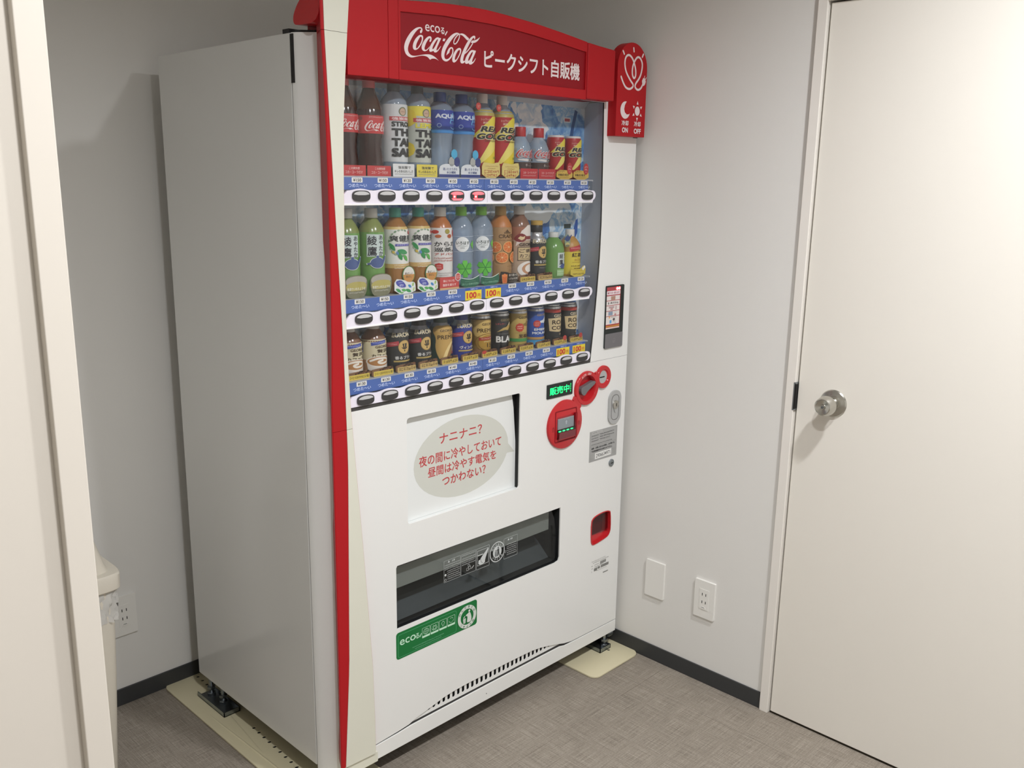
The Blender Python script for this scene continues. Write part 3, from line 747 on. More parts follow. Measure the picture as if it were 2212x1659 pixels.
# ---- advert window
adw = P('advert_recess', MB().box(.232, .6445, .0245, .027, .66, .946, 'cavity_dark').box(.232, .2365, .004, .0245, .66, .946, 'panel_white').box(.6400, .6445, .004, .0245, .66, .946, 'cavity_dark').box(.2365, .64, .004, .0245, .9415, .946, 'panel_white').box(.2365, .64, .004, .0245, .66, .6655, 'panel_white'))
AY = .019
adp = P('advert_panel', MB().prism([(.2375, .6660), (.6425, .6660), (.6395, .80), (.6300, .8980), (.6220, .9410), (.2375, .9410)], AY, AY+.004, 'panel_white'))
ad = Decal(front(AY)); o = .0085
ad.ell(.4340+o, .7985, .1685, .1080, 'bubble_grey', 40).poly([(.58+o, .812), (.604+o, .797), (.628+o, .770), (.600+o, .7725), (.58+o, .76)], 'bubble_grey'); ad.lay = 4
ad.text('ナニナニ？', .4265+o, .8600, 'red_ink', h=.0265, w=.1500, off=.016)
ad.text('夜の間に冷やしておいて', .4290+o, .8125, 'red_ink', h=.0285, w=.2920, off=.016)
ad.text('昼間は冷やす電気を', .4340+o, .7780, 'red_ink', h=.0270, w=.2440, off=.016)
ad.text('つかわない？', .4385+o, .7445, 'red_ink', h=.0260, w=.1560, off=.016)
ad.build('advert_lettering', adp)

# ---- delivery slot with smoked flap
ch = MB()
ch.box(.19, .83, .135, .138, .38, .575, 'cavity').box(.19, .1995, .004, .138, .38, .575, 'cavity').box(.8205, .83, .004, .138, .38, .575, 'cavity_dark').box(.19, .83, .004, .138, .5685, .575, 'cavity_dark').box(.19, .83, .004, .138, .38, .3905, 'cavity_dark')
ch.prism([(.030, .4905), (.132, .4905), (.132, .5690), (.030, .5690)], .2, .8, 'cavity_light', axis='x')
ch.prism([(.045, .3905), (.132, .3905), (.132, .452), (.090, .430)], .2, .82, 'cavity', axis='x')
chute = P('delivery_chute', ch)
for x in (.32, .765): sub('chute_stop', MB().lathe([(.017, 0), (.017, -.012), (.011, -.020), (0, -.020)], (x, .129, .47), 'cavity_dark', axis='y', seg=18), chute, smooth=40)
FY = .010
flap = P('delivery_flap', MB().prism([(.2015, .4010), (.2015, .5600), (.7900, .5565), (.8030, .5300), (.8150, .4650), (.8178, .4080), (.8130, .3975), (.80, .3950)], FY, FY+.003, 'smoke_flap'))
sub('flap_hinge', MB().box(.2, .80, .008, .016, .5605, .5672, 'gasket'), flap)
fd = Decal(front(FY)); ink = '#c9cdcc'
def skew(x, z): return x+(.527-z)*.0  # stickers are upright
for (x0, x1) in ((.366, .4255), (.427, .4815)):
    fd.frame(x0, x1, .4652, .5262, .002, .0006, ink)
    fd.text('注意', (x0+x1)/2+.004, .5205, ink, h=.0052) if x0 < .4 else fd.micro(x0+.003, x1-.003, .5215, .0034, ink)
    fd.poly([(x0+.014, .5185), (x0+.021, .5185), (x0+.0175, .5245)], ink) if x0 < .4 else None
    for k in range(4 if x0 > .4 else 8): fd.micro(x0+(.012 if k > 2 and x0 < .4 else .003), x1-.003, .5125-k*.0058, .0034, ink)
fd.ell(.3715, .4860, .0033, .0033, ink, 12).ring(.3715, .4715, .0036, .0036, .0008, ink)
fd.frame(.447, .456, .4740, .4820, .001, .0008, ink).frame(.455, .463, .476, .485, .001, .0008, ink).stroke([(.466, .4760), (.474, .4820)], .0018, ink, 0).frame(.452, .459, .485, .491, .001, .0007, ink)
fd.frame(.4835, .5335, .4648, .5258, .002, .0007, ink).frame(.4870, .5300, .4750, .5190, .001, .0010, ink)
fd.poly(chaikin([(.4915, .4765), (.5160, .4765), (.5170, .4880), (.5290, .5130), (.5290, .5190), (.5190, .5105), (.5030, .4980), (.4975, .4905), (.4915, .4915)], 1), ink).stroke([(.500, .492), (.502, .4835), (.507, .480)], .0012, '#4a4d4d')
fd.poly([(.4885, .5040), (.510, .5040), (.508, .5065), (.4885, .5065)], ink)
fd.poly([ell(.5640, .4950, .0292, .0300, 32), ell(.5640, .4950, .0265, .0273, 32)], ink).ell(.5640, .4950, .0170, .0178, ink)
fd.arc_text('のんだあとは', .5640, .4950, .0218, 90, 120, .0062, ink).arc_text('リサイクル', .5640, .4950, .0218, 270, 100, .0062, ink, inward=True)
dk = '#4a4d4d'
fd.ell(.5672, .5070, .0022, .0024, dk, 10).poly([(.5640, .5035), (.5705, .5035), (.5712, .4920), (.5735, .4820), (.5700, .4820), (.5680, .4900), (.5660, .4820), (.5625, .4820), (.5640, .4920)], dk).stroke([(.5655, .5015), (.5590, .4985), (.5560, .5005)], .0018, dk, 0)
for k in range(4): fd.rect(.5545, .5612, .4830+k*.0036, .4852+k*.0036, dk)
fd.frame(.5890, .6440, .4646, .5260, .002, .0006, ink).text('注意', .6185, .5195, ink, h=.0052).poly([(.604, .5175), (.611, .5175), (.6075, .5235)], ink).ring(.5950, .4860, .0035, .0035, .0008, ink)
for k in range(6): fd.micro(.6010, .6400, .5055-k*.0060, .0034, ink)
fd.build('flap_stickers', flap)
for (x, z, n) in ((.0, 0, 0),): pass

# ---- green recycling sticker
gs = P('recycling_sticker', MB().prism(rrect(.1960, .4775, .3115, .3855, .008), -.0006, 0, 'green_sticker'))
g = Decal(front(-.0006))
g.frame(.2015, .4010, .3158, .3788, .006, .0008, '#5fb483')
g.text('eco', .2335, .3555, 'green_ink', h=.0155, w=.0520, off=.008); g.lay -= 1
g.text('る', .2650, .3548, 'green_ink', h=.0150, w=.0130, off=.012).stroke([(.2785, .3560), (.2735, .3490)], .0026, 'green_ink', 0)
for i in range(4):
    x = .2810+.0292*i
    g.frame(x, x+.0270, .3412, .3692, .002, .0009, 'green_ink').rect(x+.0006, x+.0264, .3418, .3468, 'green_ink')
    cx, cz = x+.0135, .3572
    if i == 0:
        g.ring(cx, cz, .0096, .0080, .0009, 'green_ink').rect(cx-.0003, cx+.0003, cz-.008, cz+.008, 'green_ink').rect(cx-.0096, cx+.0096, cz-.0003, cz+.0003, 'green_ink').ring(cx, cz, .0048, .0080, .0007, 'green_ink')
    elif i == 1:
        g.stroke([(cx-.0085, cz-.0010), (cx-.006, cz-.006), (cx, cz-.0068), (cx-.005, cz), (cx-.006, cz+.005), (cx-.0028, cz+.0065), (cx, cz+.002), (cx+.0028, cz+.0065), (cx+.006, cz+.005), (cx+.005, cz), (cx, cz-.0068), (cx+.006, cz-.006), (cx+.0088, cz-.001)], .0014, 'green_ink')
    elif i == 2:
        g.stroke([(cx-.002, cz-.0068), (cx-.0025, cz-.003), (cx-.005, cz+.0015), (cx-.003, cz+.006), (cx, cz+.007), (cx+.003, cz+.006), (cx+.005, cz+.0015), (cx+.0025, cz-.003), (cx+.002, cz-.0068)], .0012, 'green_ink')
    else:
        g.stroke(ell(cx, cz, .0078, .0066, 10, 30, 120), .0010, 'green_ink', 1).stroke(ell(cx, cz, .0078, .0066, 10, 190, 290), .0010, 'green_ink', 1).stroke(ell(cx, cz, .0078, .0066, 8, 310, 360), .0010, 'green_ink', 1)
g.micro(.2480, .3540, .3280, .0032, '#7fc79b').micro(.2560, .3460, .3218, .0032, '#7fc79b')
g.poly([ell(.4397, .3465, .0342, .0330, 36), ell(.4397, .3465, .0238, .0228, 36)], '#d6dcd4')
g.arc_text('のんだあとは', .4397, .3465, .0290, 90, 130, .0072, '#2b6b45').arc_text('リサイクル', .4397, .3465, .0290, 270, 100, .0072, '#2b6b45', inward=True)
g.poly([(.4255, .3300), (.4330, .3300), (.4345, .3440), (.4240, .3440)], '#d6dcd4')
for k in range(3):
    for q in range(2): g.ell(.4275+q*.0038, .3330+k*.0040, .0010, .0012, '#2b6b45', 8)
g.stroke([(.4262, .3465), (.4300, .3500)], .0030, '#d6dcd4', 0)
g.ell(.4470, .3620, .0034, .0036, '#d6dcd4', 14).poly(chaikin([(.4375, .3290), (.4545, .3290), (.4555, .3420), (.4510, .3560), (.4460, .3585), (.4420, .3560), (.4340, .3530), (.4335, .3500), (.4400, .3490), (.4400, .3400)], 1), '#d6dcd4')
g.build('sticker_print', gs)

# ---- display, money panel, locks, labels
ds = P('status_display', MB().prism(rrect(.7435, .8535, .9044, .9455, .002), -.0030, 0, 'display_black'), bev=0.0008)
dt = Decal(front(-.0030)).text('販売中', .7965, .9248, 'led_green', h=.0225, w=.0840, off=.022)
for k in range(4): dt.rect(.8435, .8452, .9120+k*.0068, .9170+k*.0068, 'led_green')
dt.micro(.756, .775, .9085, .003, '#4a5a54')
dt.build('display_text', ds)
mp = MB()
def dome(cx, cz, rx, rz, y, k, mb, inner=None, seg=44):
    prof = [(1.0, 0.0), (1.0, y*.55), (.985, y*.85), (.955, y)]
    if inner: prof += inner
    else: prof += [(0, y)]
    vs = []; fs = []
    for f, yy in prof:
        for i in range(seg):
            a = 2*math.pi*i/seg; vs.append((cx+rx*f*math.cos(a), yy, cz+rz*f*math.sin(a)))
    for j in range(len(prof)-1):
        for i in range(seg): fs.append((j*seg+i, j*seg+(i+1) % seg, (j+1)*seg+(i+1) % seg, (j+1)*seg+i))
    mb.add(vs, fs, k)
Y1 = -.0075
dome(.8222, .8187, .0752, .0728, Y1, 'red_gloss', mp)
dome(.9166, .9112, .0535, .0515, Y1-.0003, 'red_gloss', mp, [(.76, Y1), (.72, Y1+.003), (.68, .009), (0, .009)])
dome(.9932, .9340, .0340, .0352, Y1-.0006, 'red_gloss', mp, [(.66, Y1), (.60, Y1+.003), (.0, -.0025)])
for pts in ([(.853, .8800), (.8650, .9000), (.8950, .8660), (.8800, .8480)], [(.9500, .9510), (.9660, .9560), (.9750, .9130), (.9600, .8950)]):
    mp.prism(chaikin(pts, 1), Y1+.0005, 0, 'red_gloss')
mo = P('money_panel', mp, smooth=35)
sub('return_lever', MB().prism(chaikin([(.8878, .9166), (.8870, .9030), (.8949, .8935), (.9050, .8905), (.9130, .8985), (.9222, .9051), (.9556, .9224), (.9480, .9300), (.9365, .9285), (.9090, .9214)], 1), -.0085, .0055, 'grey_plastic'), mo, bev=0.0015)
sub('coin_plate', MB().lathe([(.0195, -.003), (.0195, -.0045), (0, -.0045)], (.9905, 0, .9345), 'grey_metal', axis='y', seg=28).box(.9755, .9985, -.0052, -.0044, .9330, .9362, 'hole_dark'), mo)
bl = MB()
bl.prism([rrect(.7750, .8700, .7700, .8640, .004), rrect(.7780, .8670, .7730, .8610, .003)], -.0085, -.004, 'red_sign')
bl.prism([(-.007, .7800), (-.007, .8450), (-.0085, .8450), (-.018, .8050), (-.018, .7830)], .7840, .8560, 'clear_acrylic', axis='x')
bl.box(.7850, .8550, -.0100, -.0074, .8090, .8400, 'grey_metal').box(.7850, .8550, -.0130, -.0074, .8010, .8070, 'lamp_bed').box(.7840, .8570, -.0165, -.0074, .7790, .8000, 'bill_red').box(.8570, .8650, -.0150, -.0074, .7760, .8480, 'red_sign')
bo = sub('banknote_slot', bl, mo)
for i in range(4): sub('slot_lamp', MB().prism(ell(.7900+i*.0175, .8040, .0058, .0021, 12), -.0142, -.0128, 'led_mint'), bo)
md = Decal(front(Y1-.0003))
md.poly([(.8165, .8230), (.8215, .8285), (.8265, .8230), (.8240, .8230), (.8240, .8170), (.8190, .8170), (.8190, .8230)], '#d8d4d0') if False else None
md.arc_text('おつり・返却', .9166, .9112, .0440, 100, 48, .0072, '#f0c4c2')
for x in (.7680, .8815): md.stroke([(x-.0028, .806), (x-.0028, .8165), (x, .8195), (x+.0028, .8165), (x+.0028, .806)], .0014, '#7c1d22', 1)
md.build('money_panel_print', mo)['kind'] = 'stuff'
sub('arrow_mark', Decal(front(-.0101)).poly([(.8215, .8330), (.8265, .8275), (.8240, .8275), (.8240, .8200), (.8190, .8200), (.8190, .8275), (.8165, .8275)], '#e2e2e0').micro(.812, .832, .8365, .0024, '#e2e2e0').mb, mo)
lk = P('lock_handle', MB().prism(rrect(1.0260, 1.0855, .7770, .8830, .027, 8), -.0055, 0, 'grey_metal'), bev=0.003)
sub('lock_recess', MB().prism([rrect(1.0375, 1.0740, .7900, .8700, .016, 8), rrect(1.0385, 1.0730, .7910, .8690, .015, 8)], -.0061, -.005, 'gasket'), lk)
sub('lock_cylinder', MB().lathe([(.0135, -.0055), (.0135, -.0095), (.0115, -.0105), (0, -.0105)], (1.0557, 0, .8385), 'steel_brushed', axis='y', seg=26).box(1.0548, 1.0566, -.0112, -.0104, .8335, .8435, 'hole_dark').prism([(1.0470, .8290), (1.0645, .8290), (1.0585, .8140), (1.0530, .8140)], -.0085, -.0050, 'grey_metal'), lk, smooth=35)
lb = P('machine_label', MB().prism([(.9434, .6735), (1.0778, .6716), (1.0778, .7685), (.9434, .7700)], -.0006, 0, 'label_grey'))
ld = Decal(front(-.0006)); tk = '#3c3d3d'
ld.frame(.9465, 1.0750, .6760, .7665, .001, .0004, '#8a8a88')
ld.rr(.954, 1.004, .7600, .7672, .002, '#b9b9b6').micro(.957, .978, .7636, .0034, tk).micro(.982, 1.001, .7636, .003, '#777775')
for k in range(3):
    ld.micro(.9515, .985, .7545-k*.0080, .0036, tk).micro(.992, 1.062 if k < 2 else 1.04, .7550-k*.0080, .0042 if k < 2 else .0050, tk if k != 2 else '#6a6a68')
ld.micro(.9515, 1.052, .7270, .0032, '#6a6a68').rect(.9480, 1.0735, .7215, .7219, '#777775')
ld.text('故障・お問い合わせの際は、お手数でも', 1.0095, .7150, tk, h=.0064, w=.1130, off=.03).text('下記管理番号をお知らせ下さい。', 1.0035, .7058, tk, h=.0064, w=.1020, off=.03)
ld.rect(.9710, 1.0505, .6790, .6985, '#e6e6e3').text('2906634971', 1.0108, .6888, tk, h=.0120, w=.0700, off=.008)
ld.rect(.9490, .9640, .6800, .6985, '#a3a3a0').rect(1.0580, 1.0730, .6800, .6985, '#a3a3a0')
ld.build('label_print', lb)
kl = P('small_key_lock', MB().lathe([(.0120, 0), (.0120, -.003), (.0105, -.0042), (0, -.0042)], (1.0533, 0, .6505), 'zinc', axis='y', seg=24).box(1.0485, 1.0585, -.0048, -.0041, .6492, .6516, 'hole_dark'), smooth=35)
# card reader
ic = P('card_reader', MB().prism(rrect(.9930, 1.0785, 1.0190, 1.2073, .004), -.0045, 0, 'display_black'), bev=0.0012)
sub('reader_pad', MB().prism(rrect(.9936, 1.0780, 1.0195, 1.0635, .003), -.0056, -.004, 'grey_plastic'), ic)
rd = Decal(front(-.0046))
rd.rect(.9945, 1.0605, 1.0780, 1.2030, '#a83a40').rect(.9945, 1.0600, 1.1925, 1.2025, '#b0474c')
rd.rr(.9945, 1.0590, 1.1795, 1.1915, .002, '#e8d9dc').text('電子マネー使えます', 1.0265, 1.1853, '#a04a58', h=.0064, w=.0560, off=.03)
zz = [1.1775, 1.1625, 1.1480, 1.1315, 1.1160, 1.0905]
for a, b in zip(zz, zz[1:]): rd.rect(.9945, 1.0578, b+.0010, a-.0008, '#e4dcd8')
rd.rect(1.0150, 1.0360, 1.1640, 1.1755, '#b08a78').text('楽天Edy', 1.0320, 1.1552, '#5a5456', h=.0078, w=.0400, off=.02).ell(1.0045, 1.1552, .0024, .0040, '#5a5456', 10)
rd.rect(1.006, 1.032, 1.1395, 1.1455, '#b7a0a0').rect(1.014, 1.026, 1.1340, 1.1400, '#c09490').rr(1.038, 1.043, 1.134, 1.1455, .001, '#b7a0a0')
rd.rr(1.005, 1.0255, 1.1185, 1.1300, .001, '#8b99ad').ell(1.038, 1.1200, .005, .003, '#c08a8a', 12).micro(1.030, 1.046, 1.1270, .003, '#a9aab5')
rd.ell(1.0105, 1.1125, .0036, .0032, '#e0a868', 12).micro(1.017, 1.043, 1.1125, .0034, '#6f6a66').rr(1.012, 1.021, 1.0945, 1.1040, .001, '#5aa6d8').ell(1.032, 1.1055, .0052, .0040, '#4a4648', 14).micro(1.027, 1.040, 1.0995, .0026, '#8a8684').micro(1.036, 1.042, 1.0945, .0030, '#5a5456')
rd.rect(.9945, 1.0595, 1.0835, 1.0880, '#c98a3c').rect(.9945, 1.0595, 1.0782, 1.0825, '#e6c8c0')
rd.build('reader_notice', ic)
for x in (1.0432, 1.0535): sub('reader_lamp', MB().lathe([(.0036, -.0042), (.0036, -.0058), (.0020, -.0066), (0, -.0066)], (x, 0, 1.1972), 'led_redhot', axis='y', seg=14).lathe([(.0056, -.0044), (.0056, -.0049), (0, -.0049)], (x, 0, 1.1972), 'led_red', axis='y', seg=14), ic)
sub('touch_mark', Decal(front(-.0057)).ring(1.036, 1.041, .0062, .0066, .0008, '#8c8a8a').stroke([(1.031, 1.033), (1.034, 1.040), (1.038, 1.040)], .0012, '#8c8a8a', 1).mb, ic)
# coin return
cr_ = P('coin_return', MB().box(.958, 1.07, .030, .033, .39, .50, 'red_sign').prism([chaikin(COINR, 0), [(1.0135+(x-1.0135)*.94, .4465+(z-.4465)*.95) for x, z in COINR]], -.0025, .031, 'red_gloss'))
sub('coin_flap', MB().prism([(.9705, .4262), (1.0600, .4225), (1.0575, .4800), (1.050, .4885), (1.0288, .4905), (.990, .4868), (.9700, .4745)], .0075, .010, 'smoke_flap'), cr_)
sub('coin_cup', MB().prism([(.008, .395), (.012, .425), (.030, .400), (.030, .390)], .967, 1.063, 'red_gloss', axis='x'), cr_)
# small print label and specks
bp = Decal(front(0)); bk = '#77766f'
for (a, b, z, h) in ((.975, 1.045, .3395, .0028), (.982, 1.060, .3340, .0034), (.975, .980, .3255, .0040), (.990, 1.012, .3255, .0036), (.975, .981, .3160, .0042), (.990, 1.035, .3190, .0030), (.975, .980, .3060, .0042), (1.00, 1.052, .3030, .0020)): bp.micro(a, b, z, h, bk)
for (a, b, z0, z1) in ((1.018, 1.048, .3210, .3305), (1.022, 1.062, .3075, .3170), (.988, 1.004, .3050, .3150), (1.006, 1.018, .3080, .3160), (1.034, 1.060, .2860, .2895)):
    n = max(2, int((b-a)/.0022))
    for k in range(n): bp.rect(a+(b-a)*k/n, a+(b-a)*(k+.62)/n, z0, z1, '#6d6c66'); bp.lay -= 1
P('barcode_label', bp.mb)
# adjustable feet
def foot(x0, x1, y0, y1, bolts, label):
    m = MB().box(x0, x1, y0, y1, .006, .0085, 'zinc').box(x0, x0+.0025, y0, y1, .006, .020, 'zinc').box(x1-.0025, x1, y0, y1, .006, .020, 'zinc').box(x0, x1, y0, y0+.0025, .006, .020, 'zinc')
    f = P('adjuster_foot', m)
    for bx, by in bolts:
        sub('foot_bolt', MB().lathe([(.0065, .0085), (.0065, .072)], (bx, by, 0), 'zinc', seg=14).lathe([(.0125, .0085), (.0125, .018), (.011, .019)], (bx, by, 0), 'zinc', seg=6).lathe([(.0125, .030), (.0125, .038)], (bx, by, 0), 'zinc', seg=6), f)
foot(-.0175, .032, .5160, .672, [(.013, .645), (.016, .580)], '')
foot(1.030, 1.084, -.006, .155, [(1.070, .012), (1.065, .09)], '')
foot(.070, .13, .07, .22, [(.10, .12)], '')
foot(1.03, 1.084, .5160, .672, [(1.06, .6)], '')
P('corner_castor', MB().lathe([(.0125, 0), (.0125, .020), (0, .020)], (1.100, .010, .052), 'zinc', axis='x', seg=18, sgn=-1))
# ================================================================== DRINKS ON DISPLAY
mat('cola', (46, 17, 12), 0.14, spec=0.6)
mat('cola_top', (66, 42, 28), 0.12, spec=0.6)
mat('green_tea', (106, 150, 80), 0.22)
mat('green_tea_neck', (126, 136, 78), 0.2)
mat('amber_tea', (150, 104, 54), 0.15)
mat('orange_tea', (172, 106, 60), 0.25)
mat('milk_coffee', (126, 92, 74), 0.2)
mat('can_steel', (196, 198, 200), 0.25, metal=0.7)
mat('can_black', (44, 46, 48), 0.28)
mat('can_navy', (44, 58, 138), 0.25)
mat('can_gold', (182, 148, 84), 0.3, metal=0.35)
mat('can_green', (42, 66, 60), 0.28)
YC = .054
def ril(prof, z):
    for (ra, za), (rb, zb) in zip(prof, prof[1:]):
        if za <= z <= zb and zb > za: return ra+(rb-ra)*(z-za)/(zb-za)
    return prof[-1][0]
def drink(row, i, name, label, cat, group, prof, bmat, cap, bands=(), dec=None, card=None, capname='cap'):
    t = tag(empty(name, (X0+DX*i, YC, BASE[row])), label, cat, group)
    MB().lathe([(0, prof[0][1])]+list(prof)+[(0, prof[-1][1])], (0, 0, 0), bmat, seg=32).build('body', t, smooth=50)
    if cap:
        z0, z1, r, m = cap
        cb = MB().lathe([(0, z0), (r*.985, z0), (r, z0+.001), (r*.985, z1-.0015), (r*.93, z1), (0, z1)], (0, 0, 0), m, seg=28)
        cb.build(capname, t, smooth=35)
    for z0, z1, m, nm in bands:
        n = max(2, int((z1-z0)/.006)); q = [(ril(prof, z0+(z1-z0)*k/n)+.0004, z0+(z1-z0)*k/n) for k in range(n+1)]
        lb = MB(); vs = []; fs = []; seg = 36
        for r, z in q:
            for k in range(seg): a = 2*math.pi*k/seg; vs.append((r*math.cos(a), r*math.sin(a), z))
        for j in range(n):
            for k in range(seg): fs.append((j*seg+k, j*seg+(k+1) % seg, (j+1)*seg+(k+1) % seg, (j+1)*seg+k))
        lb.add(vs, fs, m).build(nm, t, smooth=60)
    if dec:
        R = max(p[0] for p in prof)
        def fn(u, v, l):
            r = ril(prof, v)+.0008+l; a = (u+.009)/R; return (r*math.sin(a), -r*math.cos(a), v)
        D = Decal(fn, du=.0022); dec(D); D.mb.build('label_print', t)
    if card: card(t)
    return t
def dup(t, i, label):
    c = t.copy(); COL.objects.link(c); c.location = (X0+DX*i, t.location.y, t.location.z); c['label'] = label
    for ch in t.children:
        k = ch.copy(); COL.objects.link(k); k.parent = c
        for g in ch.children:
            q = g.copy(); COL.objects.link(q); q.parent = k
    return c
YK = -.0348
def card(shape, m, fn, name='display_card'):
    def f(t):
        o = MB().prism(shape, YK, YK+.0012, m).build(name, t)
        D = Decal(lambda u, v, l: (u, YK-l, v), eps=.00012); fn(D); D.mb.build('card_print', o)
    return f
def tri(p, a, b, c): return [p(a), p(b), p(c)]
def leaf(D, u, v, l, w, ang, k):
    c, s = math.cos(ang), math.sin(ang); P_ = []
    for x, y in ((-.5, 0), (-.25, .38), (.05, .5), (.3, .32), (.5, 0), (.3, -.32), (.05, -.5), (-.25, -.38)):
        P_.append((u+x*l*c-y*w*s, v+x*l*s+y*w*c))
    D.poly(chaikin(P_, 1), k)
def teapot(D, u, v, w, k):
    D.ell(u, v, w*.36, w*.26, k, 20); D.lay -= 1
    D.poly([(u+w*.22, v+w*.08), (u+w*.50, v+w*.34), (u+w*.60, v+w*.30), (u+w*.36, v-w*.06)], k); D.lay -= 1
    D.rect(u-w*.07, u+w*.07, v+w*.24, v+w*.36, k); D.lay -= 1
    D.poly([(u-w*.34, v+w*.02), (u-w*.52, v-w*.02), (u-w*.50, v-w*.10), (u-w*.30, v-w*.08)], k)
def hat(D, u, v, r, big='#c8a868', ink='#2c2a28'):
    D.ell(u, v, r, r*1.02, '#8f7440'); D.ell(u, v, r*.93, r*.95, big)
    D.poly([(u-r*.36, v+r*.48), (u+r*.40, v+r*.52), (u+r*.30, v-r*.10), (u-r*.22, v-r*.12)], ink); D.lay -= 1
    D.poly(chaikin([(u-r*.58, v+r*.02), (u-r*.2, v-r*.14), (u+r*.3, v-r*.12), (u+r*.62, v+r*.06), (u+r*.3, v-r*.34), (u-r*.25, v-r*.34)], 1), ink); D.lay -= 1
    D.ell(u, v-r*.56, r*.10, r*.15, ink, 10)
    D.poly([(u-r*.1, v+r*.44), (u+r*.06, v+r*.45), (u+r*.02, v-r*.02), (u-r*.06, v-r*.02)], big)
def ribbon(D, u, v, w, h, ang, k):
    c, s = math.cos(ang), math.sin(ang)
    D.poly([(u+x*c-y*s, v+x*s+y*c) for x, y in ((-w/2, -h/2), (w/2, -h/2), (w/2, h/2), (-w/2, h/2))], k)
def dbl(D, s, u, v, h, w, a, b, shear=0.0, off=.045):
    D.text(s, u, v, b, h=h*1.22, w=w*1.06, off=off*1.8, shear=shear); D.text(s, u, v, a, h=h, w=w, off=off, shear=shear)

# --- profiles (radius, height)
COKE = [(.024, 0), (.0295, .004), (.0318, .018), (.0315, .034), (.0290, .050), (.0278, .064), (.0292, .080), (.0320, .093), (.0328, .112), (.0322, .131), (.0300, .145), (.0250, .160), (.0190, .174), (.0138, .187), (.0128, .194)]
TALL = [(.027, 0), (.0305, .004), (.0315, .02), (.0315, .158), (.0300, .167), (.0230, .178), (.0150, .187), (.0130, .190)]
WAIST = [(.028, 0), (.0315, .004), (.0320, .03), (.0295, .05), (.0290, .085), (.0312, .098), (.0328, .104), (.0328, .155), (.0295, .164), (.0205, .172), (.0135, .178)]
LEMO = [(.028, 0), (.0312, .004), (.0322, .02), (.0322, .150), (.0300, .160), (.0225, .170), (.0145, .178), (.0125, .184)]
MINI = [(.026, 0), (.0282, .004), (.0290, .02), (.0290, .066), (.0275, .080), (.0215, .095), (.0150, .104), (.0128, .110)]
CAN = [(.0205, 0), (.0232, .002), (.0248, .007), (.0248, .104), (.0236, .110), (.0225, .113), (.0225, .115)]
TEA = [(.0265, 0), (.0298, .004), (.0308, .02), (.0306, .140), (.0292, .150), (.0232, .163), (.0155, .173), (.0132, .178)]
BCAN = [(.024, 0), (.0265, .003), (.0272, .01), (.0272, .098), (.0258, .108), (.0195, .117), (.0165, .121), (.0165, .128)]
MTEA = [(.028, 0), (.0312, .004), (.0320, .02), (.0318, .078), (.0290, .092), (.0215, .103), (.0148, .110), (.0128, .114)]
SHORT = [(.0255, 0), (.0285, .003), (.0292, .01), (.0292, .082), (.0272, .090), (.0205, .096), (.0176, .099), (.0176, .103)]
LATTE = [(.0265, 0), (.0295, .004), (.0302, .02), (.0302, .082), (.0275, .090), (.0200, .102), (.0148, .108), (.0130, .112)]
CAN3 = [(.0222, 0), (.0250, .002), (.0266, .007), (.0266, .101), (.0253, .107), (.0240, .110), (.0240, .112)]

# --- row 1
def d_coke(D): logo(D, -.0405, .0985, .080, '#e6dcd8'); D.micro(-.030, .006, .1275, .003, '#d9a8a4'); D.ell(-.048, .1245, .0035, .004, '#8a3b3a', 12)
def k_coke(D): D.text('この爽快感', .002, .0165, '#e2c4c0', h=.0056, off=.01).text('コカ・コーラだけ', .001, .0080, '#e2c4c0', h=.0064, w=.046, off=.01)
a = drink(0, 0, 'cola_bottle', 'leftmost red-labelled cola bottle of the top row, half hidden by the pale trim', 'bottle', 'bottles in the top display row', COKE, 'cola', (.191, .2105, .0145, '#b83a3a'), [(.145, .190, 'cola_top', 'neck'), (.0925, .1315, '#bf3a3c', 'label_band')], d_coke, card(rrect(-.033, .033, 0, .0230, .001), '#b8383a', k_coke))
dup(a, 1, 'red-labelled contour cola bottle standing second from left in the top row')
def d_tan(yel):
    def f(D):
        ink = '#2e3032'
        if yel: D.poly(chaikin([(-.075, .150), (-.04, .156), (-.030, .126), (-.050, .112), (-.075, .118)], 1), '#d8c23c').poly(chaikin([(-.075, .075), (-.042, .080), (-.034, .055), (-.058, .042), (-.075, .05)], 1), '#d8c23c').rect(.018, .06, .09, .158, '#ddd048')
        D.ell(-.008, .1445, .0105, .0098, '#6d7256', 18).ell(-.008, .1440, .0080, .0078, '#c0a48e', 16).micro(-.014, -.002, .1440, .003, '#8a6a58')
        D.rect(-.040, .034, .1240, .1330, '#b8474a').text('強炭酸水', -.004, .1285, '#e8d8d8', h=.0064, w=.060, off=.02)
        D.text('LEMON' if yel else 'STRONG', .001, .1165, '#d9cf3e' if yel else ink, h=.0112, w=.072, off=.05)
        for s, v, h in (('THE', .0985, .0170), ('TAN', .0765, .0185), ('SAN', .0540, .0195)): D.text(s, -.004, v, ink, h=h, w=.062, off=.06)
    return f
def k_tan(D): D.text('強炭酸で', .002, .0205, '#3a3c3e', h=.0066, w=.037, off=.02).text('キレのあるおいしさ', .0, .0118, '#3a3c3e', h=.0062, w=.054, off=.02).micro(-.026, .026, .0055, .0028, '#8a8c8c')
drink(0, 2, 'soda_bottle', 'silver-labelled sparkling water bottle with black cap in the top row', 'bottle', 'bottles in the top display row', TALL, 'pet_clear', (.189, .2105, .0148, '#2e2f31'), [(.033, .160, '#c9cdce', 'label_band')], d_tan(False), card(rrect(-.0315, .0315, 0, .0285, .002), '#dadcdb', k_tan))
